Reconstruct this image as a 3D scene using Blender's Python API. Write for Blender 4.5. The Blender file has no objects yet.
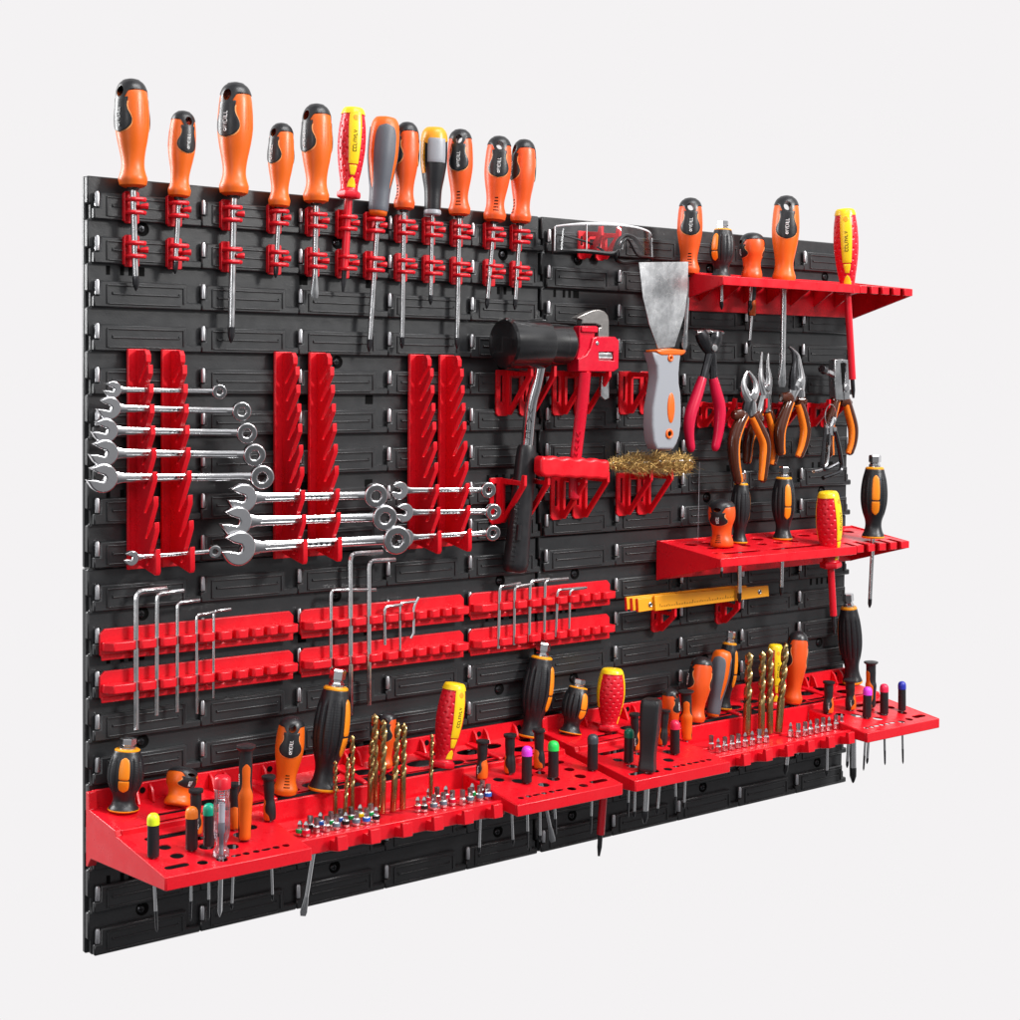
import bpy, bmesh, math, random
import numpy as np
from mathutils import Vector, Matrix
random.seed(7)
SC = bpy.context.scene
COL = SC.collection
PI = math.pi
S = 0.001                                   # the scene is laid out in millimetres

# ------------------------------------------------------------------ camera
CAMP = np.array([-611.75, -1475.16, -195.8]); FPX, CX, CY = 1551.7, 510.0, 432.1
YAW, PITCH, ROLL = 0.6602, -0.0352, 0.0088
_s, _c = math.sin(YAW), math.cos(YAW)
_R = np.array([_c, -_s, 0]); _F = np.array([_s, _c, 0]); _U = np.array([0, 0, 1.0])
CF = math.cos(PITCH)*_F + math.sin(PITCH)*_U
_U2 = math.cos(PITCH)*_U - math.sin(PITCH)*_F
CR = math.cos(ROLL)*_R + math.sin(ROLL)*_U2
CU = math.cos(ROLL)*_U2 - math.sin(ROLL)*_R
cd = bpy.data.cameras.new("camera"); cam = bpy.data.objects.new("camera", cd); COL.objects.link(cam)
cd.sensor_width = 36; cd.lens = FPX/1020*36; cd.shift_y = (CY-510)/1020; cd.clip_start = 0.01; cd.clip_end = 100
M = Matrix([[CR[i], CU[i], -CF[i], CAMP[i]*S] for i in range(3)] + [[0, 0, 0, 1]])
cam.matrix_world = M
SC.camera = cam

# ------------------------------------------------------------------ world, lamps, exposure
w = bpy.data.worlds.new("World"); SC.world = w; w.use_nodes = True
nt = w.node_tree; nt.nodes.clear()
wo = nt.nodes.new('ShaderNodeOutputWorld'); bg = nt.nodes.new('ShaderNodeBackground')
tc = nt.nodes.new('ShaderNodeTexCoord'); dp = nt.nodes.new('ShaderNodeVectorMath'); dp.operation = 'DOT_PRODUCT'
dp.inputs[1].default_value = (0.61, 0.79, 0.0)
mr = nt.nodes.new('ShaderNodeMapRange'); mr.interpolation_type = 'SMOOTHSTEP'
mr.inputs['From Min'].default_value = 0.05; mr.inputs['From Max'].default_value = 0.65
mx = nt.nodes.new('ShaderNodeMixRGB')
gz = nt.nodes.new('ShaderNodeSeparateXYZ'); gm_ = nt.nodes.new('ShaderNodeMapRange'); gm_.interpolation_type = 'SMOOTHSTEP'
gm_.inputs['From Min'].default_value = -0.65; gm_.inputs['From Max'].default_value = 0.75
gc = nt.nodes.new('ShaderNodeMixRGB'); gc.inputs[1].default_value = (0.09, 0.09, 0.095, 1); gc.inputs[2].default_value = (0.56, 0.56, 0.57, 1)   # added gradient behind the camera, dark below and pale above, for metal reflections
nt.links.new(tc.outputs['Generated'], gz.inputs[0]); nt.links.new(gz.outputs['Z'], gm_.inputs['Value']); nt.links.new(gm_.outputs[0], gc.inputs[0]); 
nz = nt.nodes.new('ShaderNodeTexNoise'); nz.inputs['Scale'].default_value = 2.6; nz.inputs['Detail'].default_value = 3   # added patchy brightness so chrome gets irregular reflections
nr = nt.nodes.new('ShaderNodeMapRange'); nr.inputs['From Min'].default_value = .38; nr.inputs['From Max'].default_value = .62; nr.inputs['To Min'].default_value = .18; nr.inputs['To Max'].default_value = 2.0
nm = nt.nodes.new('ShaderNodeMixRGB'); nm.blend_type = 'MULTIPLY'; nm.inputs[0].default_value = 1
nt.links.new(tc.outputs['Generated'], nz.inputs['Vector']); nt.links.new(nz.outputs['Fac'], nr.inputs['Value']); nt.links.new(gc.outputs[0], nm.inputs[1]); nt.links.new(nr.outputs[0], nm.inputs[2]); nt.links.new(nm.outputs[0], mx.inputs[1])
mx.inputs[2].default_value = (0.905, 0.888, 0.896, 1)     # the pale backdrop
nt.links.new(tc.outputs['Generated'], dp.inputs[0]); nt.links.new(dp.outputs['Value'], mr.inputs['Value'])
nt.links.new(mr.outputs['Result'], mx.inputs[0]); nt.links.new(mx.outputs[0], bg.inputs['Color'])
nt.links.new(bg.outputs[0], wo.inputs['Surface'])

def area(name, loc, target, power, sx, sy, col=(1, 1, 1)):
    l = bpy.data.lights.new(name, 'AREA'); l.shape = 'RECTANGLE'; l.size = sx; l.size_y = sy; l.energy = power; l.color = col
    o = bpy.data.objects.new(name, l); COL.objects.link(o); o.location = Vector(loc)
    o.rotation_euler = (Vector(target)-Vector(loc)).to_track_quat('-Z', 'Y').to_euler()
    return o
area('key_softbox', (1.75, -2.2, 1.05), (0.55, 0, -0.35), 76, 0.45, 0.45, (1, 0.985, 0.96))
area('top_softbox', (0.75, -1.3, 1.9), (0.55, 0, -0.5), 52, 1.9, 0.5)
area('added_glint_strip', (-1.75, -1.25, 0.25), (0.4, 0, -0.35), 7, 0.12, 1.5)  # unseen strip added for upright highlights on steel and chrome
area('added_rim_strip', (-0.75, 1.0, 0.35), (0.0, 0.0, -0.15), 34, 0.35, 1.1)  # unseen rim lamp added behind the board to whiten its left edge
SC.view_settings.view_transform = 'Standard'; SC.view_settings.look = 'None'
SC.view_settings.exposure = 0.0; SC.view_settings.gamma = 1.0; SC.view_settings.use_curve_mapping = False
SC.cycles.max_bounces = 8; SC.cycles.transparent_max_bounces = 12
SC.cycles.caustics_reflective = False; SC.cycles.caustics_refractive = False

# ------------------------------------------------------------------ placing: a pixel of the view on a plane d mm in front of the board
def ray(x, y): return CF + CR*(x-CX)/FPX - CU*(y-CY)/FPX
def at(x, y, d):
    r = ray(x, y); t = (-d-CAMP[1])/r[1]; return Vector(CAMP+t*r)
def on_deck(x, y, z0, k):                   # the sloping deck z = z0 - k*d
    r = ray(x, y); t = (z0 + k*CAMP[1] - CAMP[2])/(r[2]-k*r[1]); return Vector(CAMP+t*r)
def at_u(x, y, u):
    r = ray(x, y); t = (u-CAMP[0])/r[0]; return Vector(CAMP+t*r)
def mm_per_px(p): return float((np.array(p)-CAMP) @ CF)/FPX

# ------------------------------------------------------------------ materials
def mat(name, col, rough=0.4, metal=0.0, noise=0.0, bump=0.0, scale=400, coat=0.0, spec=0.5, stretch=(1, 1, 1), rvar=0.0, sss=0.0):
    m = bpy.data.materials.new(name); m.use_nodes = True; t = m.node_tree; b = t.nodes['Principled BSDF']
    b.inputs['Base Color'].default_value = (*col, 1); b.inputs['Roughness'].default_value = rough
    b.inputs['Metallic'].default_value = metal; b.inputs['Coat Weight'].default_value = coat
    b.inputs['Specular IOR Level'].default_value = spec
    if noise or bump or rvar:
        tcn = t.nodes.new('ShaderNodeTexCoord'); mp = t.nodes.new('ShaderNodeMapping'); mp.inputs['Scale'].default_value = stretch
        n = t.nodes.new('ShaderNodeTexNoise'); n.inputs['Scale'].default_value = scale; n.inputs['Detail'].default_value = 4
        t.links.new(tcn.outputs['Object'], mp.inputs[0]); t.links.new(mp.outputs[0], n.inputs['Vector'])
        if noise:
            mxn = t.nodes.new('ShaderNodeMixRGB'); mxn.blend_type = 'MIX'
            mxn.inputs[1].default_value = (*[c*(1-noise) for c in col], 1); mxn.inputs[2].default_value = (*[min(1, c*(1+noise)) for c in col], 1)
            t.links.new(n.outputs['Fac'], mxn.inputs[0]); t.links.new(mxn.outputs[0], b.inputs['Base Color'])
        if rvar:
            n2 = t.nodes.new('ShaderNodeTexNoise'); n2.inputs['Scale'].default_value = scale*0.12; n2.inputs['Detail'].default_value = 5
            t.links.new(mp.outputs[0], n2.inputs['Vector'])
            r = t.nodes.new('ShaderNodeMapRange'); r.inputs['From Min'].default_value = .3; r.inputs['From Max'].default_value = .7
            r.inputs['To Min'].default_value = max(.02, rough-rvar); r.inputs['To Max'].default_value = rough+rvar
            t.links.new(n2.outputs['Fac'], r.inputs['Value']); t.links.new(r.outputs[0], b.inputs['Roughness'])
        if bump:
            bp = t.nodes.new('ShaderNodeBump'); bp.inputs['Strength'].default_value = bump; bp.inputs['Distance'].default_value = 0.0004
            t.links.new(n.outputs['Fac'], bp.inputs['Height']); t.links.new(bp.outputs[0], b.inputs['Normal'])
    return m
BLACK = mat('panel_plastic', (0.026, 0.0268, 0.0285), 0.33, noise=.15, bump=.3, scale=700, rvar=.05)
RED = mat('red_plastic', (0.70, 0.006, 0.016), 0.32, noise=.14, bump=.08, scale=500, rvar=.10)
HOLE = mat('dark_opening', (0.004, 0.004, 0.004), 0.9, spec=0.1)
ORANGE = mat('orange_rubber', (0.74, 0.122, 0.005), 0.40, noise=.05, bump=.2, scale=900, rvar=.06)
ORANGE2 = mat('red_orange_rubber', (0.74, 0.085, 0.008), 0.40, noise=.05, bump=.2, scale=900, rvar=.06)
PAD = mat('orange_pad', (0.86, 0.25, 0.008), 0.38, noise=.04, bump=.1, scale=700)
BITSTEEL = mat('bit_steel', (0.30, 0.30, 0.31), 0.36, 1.0, noise=.1)
DEEP = mat('deep_black_plastic', (0.006, 0.006, 0.007), 0.3)
PALE = mat('pale_orange', (0.90, 0.36, 0.12), 0.45)
RUBBER = mat('black_rubber', (0.014, 0.014, 0.016), 0.36, noise=.15, bump=.2, scale=800, rvar=.08)
SOFTBLACK = mat('soft_black', (0.012, 0.0125, 0.015), 0.38, noise=.15, bump=.3, scale=900)
GREY = mat('grey_rubber', (0.10, 0.108, 0.128), 0.5, noise=.1, bump=.35, scale=900)
SILVERGREY = mat('silver_grey_plastic', (0.30, 0.31, 0.34), 0.42, noise=.06, bump=.15, scale=900)
YELLOW = mat('yellow_plastic', (0.88, 0.60, 0.012), 0.3, noise=.04, bump=.08, scale=600)
AMBER = mat('amber_plastic', (0.84, 0.33, 0.010), 0.35, noise=.04, bump=.08, scale=600)
REDGRIP = mat('red_grip', (0.64, 0.006, 0.020), 0.34, noise=.05, bump=.1, scale=700)
CHROME = mat('chrome', (0.70, 0.70, 0.715), 0.17, 1.0, rvar=.05, scale=70, bump=.15)
STEEL = mat('steel', (0.72, 0.72, 0.73), 0.22, 1.0, noise=.08, rvar=.08, scale=600)
BRUSHED = mat('satin_steel', (0.50, 0.51, 0.52), 0.30, 1.0, noise=.1, bump=.2, scale=500, rvar=.1)
DARKSTEEL = mat('dark_steel', (0.06, 0.06, 0.065), 0.28, 0.85, noise=.2, rvar=.1, scale=500)
BRASS = mat('titanium_gold', (0.46, 0.33, 0.14), 0.30, 1.0, noise=.1, rvar=.08, scale=500)
WIRE = mat('brass_wire', (0.48, 0.31, 0.11), 0.42, 1.0, noise=.4, scale=60)
WHITE = mat('white_print', (0.80, 0.80, 0.80), 0.5)
REDPAINT = mat('red_paint', (0.60, 0.004, 0.024), 0.27, noise=.15, bump=.45, scale=250, rvar=.08)
CRIMSON = mat('crimson_vinyl', (0.58, 0.006, 0.045), 0.28, noise=.06, bump=.08, scale=300)
BROWN = mat('brown_vinyl', (0.060, 0.014, 0.005), 0.12, noise=.15, coat=.3, scale=200)
ORANGEGRIP = mat('orange_vinyl', (0.80, 0.19, 0.012), 0.25, noise=.06, scale=200)
TUBEBLACK = mat('gloss_black_rubber', (0.010, 0.010, 0.011), 0.22, noise=.2, bump=.04, scale=120, rvar=.08, coat=.35)
def pen_mat(n, c): return mat(n, c, 0.35, noise=.03, bump=.05)
LIME = pen_mat('lime_cap', (0.72, 0.86, 0.02)); CAPOR = pen_mat('orange_cap', (0.90, 0.22, 0.02)); TEAL = pen_mat('teal_cap', (0.0, 0.33, 0.20))
MAGENTA = pen_mat('magenta_cap', (0.70, 0.05, 0.72)); GREEN = pen_mat('green_cap', (0.02, 0.66, 0.10)); DGREEN = pen_mat('dark_green_cap', (0.0, 0.13, 0.075))
PINKRED = pen_mat('rose_cap', (0.80, 0.02, 0.08)); BLUE = pen_mat('blue_cap', (0.02, 0.03, 0.38)); DGREY = pen_mat('charcoal_cap', (0.045, 0.055, 0.065))
BANDS = {'red': pen_mat('red_band', (.6, .01, .04)), 'green': pen_mat('green_band', (.0, .35, .08)), 'blue': pen_mat('blue_band', (.02, .14, .58)),
         'black': pen_mat('black_band', (.01, .01, .01)), 'yellow': pen_mat('yellow_band', (.85, .62, .0)), 'grey': pen_mat('grey_band', (.13, .19, .24))}
RIB = mat('glint_rib', (0.56, 0.56, 0.58), 0.36, 1.0, noise=.1, rvar=.08)  # bright metal that stands in for glints on the slot edges
RULER = mat('yellow_ruler', (0.90, 0.38, 0.014), 0.42, noise=.08, bump=.15, scale=120, stretch=(.2, 1, 1))
def thin_clear(name, tint, gloss=.12):
    m = bpy.data.materials.new(name); m.use_nodes = True; t = m.node_tree; t.nodes.clear()
    o = t.nodes.new('ShaderNodeOutputMaterial'); tr = t.nodes.new('ShaderNodeBsdfTransparent'); gl = t.nodes.new('ShaderNodeBsdfGlossy')
    tr.inputs[0].default_value = (*tint, 1); gl.inputs['Roughness'].default_value = .05
    f = t.nodes.new('ShaderNodeLayerWeight'); f.inputs['Blend'].default_value = .35
    a = t.nodes.new('ShaderNodeMath'); a.operation = 'MULTIPLY_ADD'; a.inputs[1].default_value = .55; a.inputs[2].default_value = gloss*.5
    mxs = t.nodes.new('ShaderNodeMixShader')
    t.links.new(f.outputs['Fresnel'], a.inputs[0]); t.links.new(a.outputs[0], mxs.inputs[0])
    t.links.new(tr.outputs[0], mxs.inputs[1]); t.links.new(gl.outputs[0], mxs.inputs[2]); t.links.new(mxs.outputs[0], o.inputs[0])
    return m
LENS = thin_clear('clear_lens', (.95, .955, .96), .04); CLEAR = thin_clear('clear_plastic', (.86, .84, .90), .3)
def scratched():
    m = mat('scratched_steel', (0.56, 0.57, 0.585), .32, 1.0, noise=.25, rvar=.12, bump=.3, scale=160); t = m.node_tree
    b = t.nodes['Principled BSDF']; src = b.inputs['Base Color'].links[0].from_socket
    tcn = t.nodes.new('ShaderNodeTexCoord'); n = t.nodes.new('ShaderNodeTexNoise'); n.inputs['Scale'].default_value = 30; n.inputs['Detail'].default_value = 2; n.inputs['Distortion'].default_value = 1.5
    wv = t.nodes.new('ShaderNodeTexVoronoi'); wv.feature = 'DISTANCE_TO_EDGE'; wv.inputs['Scale'].default_value = 95
    vm = t.nodes.new('ShaderNodeVectorMath'); vm.operation = 'MULTIPLY_ADD'; vm.inputs[1].default_value = (.03, .03, .03)
    t.links.new(tcn.outputs['Object'], n.inputs['Vector']); t.links.new(n.outputs['Color'], vm.inputs[0]); t.links.new(tcn.outputs['Object'], vm.inputs[2])
    t.links.new(vm.outputs[0], wv.inputs['Vector'])
    lt = t.nodes.new('ShaderNodeMapRange'); lt.inputs['From Min'].default_value = 0.0; lt.inputs['From Max'].default_value = .035; lt.inputs['To Min'].default_value = 1.6; lt.inputs['To Max'].default_value = 0
    t.links.new(wv.outputs['Distance'], lt.inputs['Value'])
    ml = t.nodes.new('ShaderNodeMath'); ml.operation = 'MULTIPLY'; t.links.new(lt.outputs[0], ml.inputs[0]); t.links.new(n.outputs['Fac'], ml.inputs[1])
    mxn = t.nodes.new('ShaderNodeMixRGB'); mxn.inputs[2].default_value = (.80, .80, .80, 1)
    t.links.new(ml.outputs[0], mxn.inputs[0]); t.links.new(src, mxn.inputs[1]); t.links.new(mxn.outputs[0], b.inputs['Base Color'])
    return m
SCRATCHED = scratched()

# ------------------------------------------------------------------ mesh building
class MB:
    def __init__(s): s.v = []; s.f = []; s.m = []
    def add(s, vs, fs, mi=0, X=None):
        n = len(s.v)
        for p in vs:
            p = Vector(p); s.v.append(X @ p if X else p)
        for f in fs: s.f.append([i+n for i in f]); s.m.append(mi)
        return s
    def box(s, x0, x1, y0, y1, z0, z1, mi=0, X=None):
        vs = [(x, y, z) for x in (x0, x1) for y in (y0, y1) for z in (z0, z1)]
        return s.add(vs, [(0, 1, 3, 2), (4, 6, 7, 5), (0, 4, 5, 1), (2, 3, 7, 6), (0, 2, 6, 4), (1, 5, 7, 3)], mi, X)
    def prism(s, poly, a, b, axis='y', mi=0, X=None):       # poly in the two other axes, extruded from a to b
        n = len(poly)
        ar = sum(poly[i][0]*poly[(i+1) % n][1]-poly[(i+1) % n][0]*poly[i][1] for i in range(n))
        if ar < 0: poly = poly[::-1]
        def P(p, h): return {'y': (p[0], h, p[1]), 'x': (h, p[0], p[1]), 'z': (p[0], p[1], h)}[axis]
        vs = [P(p, a) for p in poly]+[P(p, b) for p in poly]
        fs = [tuple(range(n)), tuple(range(2*n-1, n-1, -1))]+[(i, n+i, n+(i+1) % n, (i+1) % n) for i in range(n)]
        return s.add(vs, fs, mi, X)
    def tube(s, pts, r, n=12, mi=0, squash=None, ref=None, twist=0, cap=True):
        pts = [Vector(p) for p in pts]; k = len(pts)
        rs = r if isinstance(r, (list, tuple)) else [r]*k
        tg = [((pts[min(i+1, k-1)]-pts[max(i-1, 0)]).normalized()) for i in range(k)]
        a = Vector(ref) if ref else (Vector((0, 0, 1)) if abs(tg[0].z) < .9 else Vector((1, 0, 0)))
        vs = []; 
        for i in range(k):
            a = (a-tg[i]*a.dot(tg[i])).normalized(); b = tg[i].cross(a)
            q = squash[i] if isinstance(squash, list) else (squash or 1)
            for j in range(n):
                t = 2*PI*j/n+twist; vs.append(pts[i]+(a*math.cos(t)*q+b*math.sin(t))*rs[i])
        fs = [(i*n+j, i*n+(j+1) % n, (i+1)*n+(j+1) % n, (i+1)*n+j) for i in range(k-1) for j in range(n)]
        if cap: fs += [tuple(range(n-1, -1, -1)), tuple(range((k-1)*n, k*n))]
        return s.add(vs, fs, mi)
    def lathe(s, prof, n=24, mi=0, X=None, fn=None):         # prof: (r, z) about local z
        vs = []; fs = []
        for i, (r, z) in enumerate(prof):
            for j in range(n):
                t = 2*PI*j/n; q = fn(t, z) if fn else 1; vs.append((r*q*math.cos(t), r*q*math.sin(t), z))
        for i in range(len(prof)-1):
            for j in range(n): fs.append((i*n+j, i*n+(j+1) % n, (i+1)*n+(j+1) % n, (i+1)*n+j))
        fs += [tuple(range(n-1, -1, -1)), tuple(range((len(prof)-1)*n, len(prof)*n))]
        return s.add(vs, fs, mi, X)
    def sphere(s, c, r, n=12, mi=0, sq=(1, 1, 1)):
        k = n//2; prof = [(max(1e-3, r*math.sin(PI*i/k)), -r*math.cos(PI*i/k)) for i in range(k+1)]
        return s.lathe(prof, n, mi, Matrix.Translation(c) @ Matrix.Diagonal((*sq, 1)))
    def ring(s, c, R_, r, axis='y', n=24, m=8, mi=0, X=None):
        vs = []; fs = []
        for i in range(n):
            a = 2*PI*i/n
            for j in range(m):
                b = 2*PI*j/m; q = R_+r*math.cos(b); h = r*math.sin(b)
                p = (q*math.cos(a), h, q*math.sin(a)) if axis == 'y' else (q*math.cos(a), q*math.sin(a), h) if axis == 'z' else (h, q*math.cos(a), q*math.sin(a))
                vs.append(Vector(p)+Vector(c))
        fs = [(i*m+j, i*m+(j+1) % m, ((i+1) % n)*m+(j+1) % m, ((i+1) % n)*m+j) for i in range(n) for j in range(m)]
        return s.add(vs, fs, mi, X)
    def mesh(s, name, mats, angle=35, fix=True):
        me = bpy.data.meshes.new(name)
        me.from_pydata([tuple(v*S) for v in s.v], [], s.f)
        for m_ in (mats if isinstance(mats, (list, tuple)) else [mats]): me.materials.append(m_)
        me.polygons.foreach_set('material_index', s.m); 
        if fix:
            bm = bmesh.new(); bm.from_mesh(me); bmesh.ops.recalc_face_normals(bm, faces=bm.faces); bm.to_mesh(me); bm.free()
        smooth(me, angle)
        return me
    def build(s, name, mats, parent=None, bevel=0, angle=35, seg=2, fix=True):
        return link(name, s.mesh(name, mats, angle, fix), parent, bevel, seg)
def smooth(me, angle=35):
    me.polygons.foreach_set('use_smooth', [True]*len(me.polygons)); me.set_sharp_from_angle(angle=math.radians(angle)); me.update()
def link(name, me, parent=None, bevel=0, seg=2):
    o = bpy.data.objects.new(name, me); COL.objects.link(o)
    if parent: o.parent = parent
    if bevel:
        b = o.modifiers.new('bevel', 'BEVEL'); b.width = bevel*S; b.segments = seg; b.limit_method = 'ANGLE'; b.angle_limit = math.radians(40); b.harden_normals = False
    return o
LABELS = set()
def tag(o, label, cat, group=None):
    assert 4 <= len(label.split()) <= 16, label
    o['label'] = label; o['category'] = cat
    if group: o['group'] = group
    return o
def thing(name, label, cat, p, rot=None, group=None):
    o = bpy.data.objects.new(name, None); COL.objects.link(o); o.empty_display_size = .01
    m = rot.copy().to_4x4() if rot else Matrix.Identity(4)
    m.translation = Vector(p)*S; o.matrix_world = m
    return tag(o, label, cat, group)
def copy_thing(o, p, label):
    c = o.copy(); COL.objects.link(c); m = o.matrix_world.copy(); m.translation = Vector(p)*S; c.matrix_world = m; c['label'] = label
    def kids(a, b):
        for ch in [x for x in a.children]:
            if ch.name in made: continue
            q = ch.copy(); COL.objects.link(q); q.parent = b; made.add(q.name); kids(ch, q)
    made = set(); kids(o, c)
    return c
def frame(B, T, spin=0):
    z = (Vector(T)-Vector(B)).normalized(); f = Vector(CAMP)-Vector(B); f.z = 0; f.normalize()
    f = Matrix.Rotation(math.radians(spin), 3, 'Z') @ f
    y = -(f-z*f.dot(z)).normalized(); x = y.cross(z)
    return Matrix((x, y, z)).transposed()
def flat(outline, holes, thick, bev=0.0):                   # a plate with openings: (verts, faces) in xy, z 0..-thick
    cu = bpy.data.curves.new('c', 'CURVE'); cu.dimensions = '2D'; cu.fill_mode = 'BOTH'; cu.extrude = thick/2-bev; cu.bevel_depth = bev; cu.bevel_resolution = 1 if bev < 1 else 3
    for poly in [outline]+holes:
        sp = cu.splines.new('POLY'); sp.points.add(len(poly)-1); sp.use_cyclic_u = True
        for i, p in enumerate(poly): sp.points[i].co = (p[0], p[1], 0, 1)
    ob = bpy.data.objects.new('c', cu); COL.objects.link(ob)
    me = bpy.data.meshes.new_from_object(ob.evaluated_get(bpy.context.evaluated_depsgraph_get()))
    vs = [Vector(v.co)-Vector((0, 0, thick/2)) for v in me.vertices]; fs = [tuple(p.vertices) for p in me.polygons]
    bpy.data.objects.remove(ob); bpy.data.curves.remove(cu); bpy.data.meshes.remove(me)
    return vs, fs
def oval(cx, cy, rx, ry=None, n=20):                        # ellipse, or a stadium slot when rx > ry and slot()
    ry = ry or rx; return [(cx+rx*math.cos(2*PI*i/n), cy+ry*math.sin(2*PI*i/n)) for i in range(n)]
def slot(cx, cy, hx, r, n=8):
    return [(cx+hx+r*math.cos(-PI/2+PI*i/n), cy+r*math.sin(-PI/2+PI*i/n)) for i in range(n+1)]+[(cx-hx+r*math.cos(PI/2+PI*i/n), cy+r*math.sin(PI/2+PI*i/n)) for i in range(n+1)]
def spline(pts, x):
    i = 0
    while i < len(pts)-2 and x > pts[i+1][0]: i += 1
    p = [pts[max(0, i-1)], pts[i], pts[i+1], pts[min(len(pts)-1, i+2)]]
    h = p[2][0]-p[1][0]; t = min(1, max(0, (x-p[1][0])/h))
    m1 = (p[2][1]-p[0][1])/max(1e-6, p[2][0]-p[0][0])*h; m2 = (p[3][1]-p[1][1])/max(1e-6, p[3][0]-p[1][0])*h
    return (2*t**3-3*t*t+1)*p[1][1]+(t**3-2*t*t+t)*m1+(-2*t**3+3*t*t)*p[2][1]+(t**3-t*t)*m2
def curve3(pts, n=6):                                       # smooth path through points
    pts = [Vector(p) for p in pts]; out = []
    for i in range(len(pts)-1):
        p0, p1, p2, p3 = pts[max(0, i-1)], pts[i], pts[i+1], pts[min(len(pts)-1, i+2)]
        for k in range(n):
            t = k/n; out.append(.5*((2*p1)+(p2-p0)*t+(2*p0-5*p1+4*p2-p3)*t*t+(3*p1-p0-3*p2+p3)*t**3))
    return out+[pts[-1]]

# ================================================================== the board: four black panels of nine hook rows each
PW, PH, PITCHZ, UNIT = 576.0, 390.0, 43.333, 115.2
def make_panel(u0, z0, label):
    t = thing('board_panel', label, 'board panel', (u0, 0, z0), None, 'black slotted panels of the tool board')
    b = MB(); rl = MB(); clips = []  # clips: places of the added glint ribs
    # backing sheet with interlocking teeth along both ends
    left = []; right = []
    for r in range(9):
        zt = -16.5-PITCHZ*r
        left += [(3.5, zt-11), (3.5, zt-26.5), (0.3, zt-26.5), (0.3, zt-PITCHZ-11)] if r < 8 else [(3.5, zt-11), (3.5, -PH+.4)]
        right += [(PW-.3, zt-11), (PW-.3, zt-26), (PW-4, zt-26), (PW-4, zt-PITCHZ-11)] if r < 8 else [(PW-.3, zt-11), (PW-.3, -PH+.4)]
    out = [(0.3, -.4)]+[(0.3, left[0][1])]+left+right[::-1]+[(PW-4, right[0][1]), (PW-4, -.4)]
    b.prism(out, -4, 4.0, 'y'); b.box(0.1, PW-.1, 3.6, 10, -PH+.3, -.3)
    for r in range(9):
        zt = -16.5-PITCHZ*r; zb = max(zt-26.5, -PH+.5)
        for k in range(5):
            x0 = k*UNIT+11.5; xe = k*UNIT+105.5; xn = (k+1)*UNIT+(6.0 if k < 4 else -1.2)
            xs = k*UNIT+(6.0 if k else 4.5)
            # pocket block, low bridge and slot step in one outline
            poly = [(x0, zt), (xe, zt), (xe, zt-19), (xn, zt-19), (xn, zb), (xs, zb), (xs, zt-15), (x0, zt-15)]
            b.prism(poly, -10, -3.9, 'y')
            # raised border lines on the face of the block
            g = -11.3; v = -9.9
            rl.box(x0+6, xe-4, g, v, zt-5.0, zt-3.6); rl.box(x0+6, x0+7.4, g, v, zt-23, zt-3.6); rl.box(xe-5.4, xe-4, g, v, zt-21, zt-3.6)
            rl.box(x0+12, xe-9, g, v, zt-13.6, zt-12.3); rl.box(x0+12, x0+13.2, g, v, zt-13.6, zt-10.5); rl.box(xe-10.2, xe-9, g, v, zt-13.6, zt-10.5)
            rl.box(x0+8, xe-8, g, v, zt-23.2, zt-22)
            # bright metal rib added to stand in for the glint on the slot edge
            clips.append((x0-3.0, -8.4, zt))
    b.build('board', BLACK, t, bevel=1.3, angle=30, seg=1); rl.build('relief', BLACK, t, bevel=.45, angle=30)
    cm = MB().lathe([(2.4, -14), (2.6, -12), (2.6, -1.5), (1.8, .6), (.6, 1.0)], 14).mesh('glint_rib', RIB)
    for q in clips: link('glint_rib', cm, t).location = Vector(q)*S
    h = MB()
    for zr in (-92.4, -316.6):
        for x in (21.7, 36.5, 45.5, 56, 498, 511, 521, 536):
            wd = 2.0 if x not in (56, 536) else 4.5
            h.box(x-wd, x+wd, -4.35, -3.6, zr-4.5, zr+4.5)
    for zr in (-92.4, -222, -316.6):
        for x in (245, 330): h.box(x-5, x+5, -4.35, -3.6, zr-5, zr+5)
    h.build('slot_opening', HOLE, t)
    for zr in (-49.5, -180.5, -353.5):
        for x in (57, 286.5, 516):
            c = MB(); c.lathe([(7.0, 0), (7.0, .5), (5.6, .55), (5.6, .05)], 20, 0, Matrix.Translation((x+1.5, -4, zr)) @ Matrix.Rotation(PI/2, 4, 'X'))
            sc_ = c.build('screw_recess', HOLE, t)
            d = MB(); X = Matrix.Translation((x-.5, -4.4, zr)) @ Matrix.Rotation(PI/2, 4, 'X')
            d.lathe([(3.9, 0), (3.9, .8), (3.0, 1.7), (1.5, 1.9)], 18, 0, X)
            d.box(-2.4, 2.4, -.45, .45, 1.9, 2.1, 1, X); d.box(-.45, .45, -2.4, 2.4, 1.9, 2.11, 1, X)
            d.build('screw', [DARKSTEEL, HOLE], t)
    return t
make_panel(0, 0, 'black slotted board panel behind the screwdriver row and wrench racks')
make_panel(PW, 0, 'black slotted board panel behind the goggles, mallet and pliers')
make_panel(0, -PH, 'black slotted board panel behind the hex key racks')
make_panel(PW, -PH, 'black slotted board panel behind the folding ruler')

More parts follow.
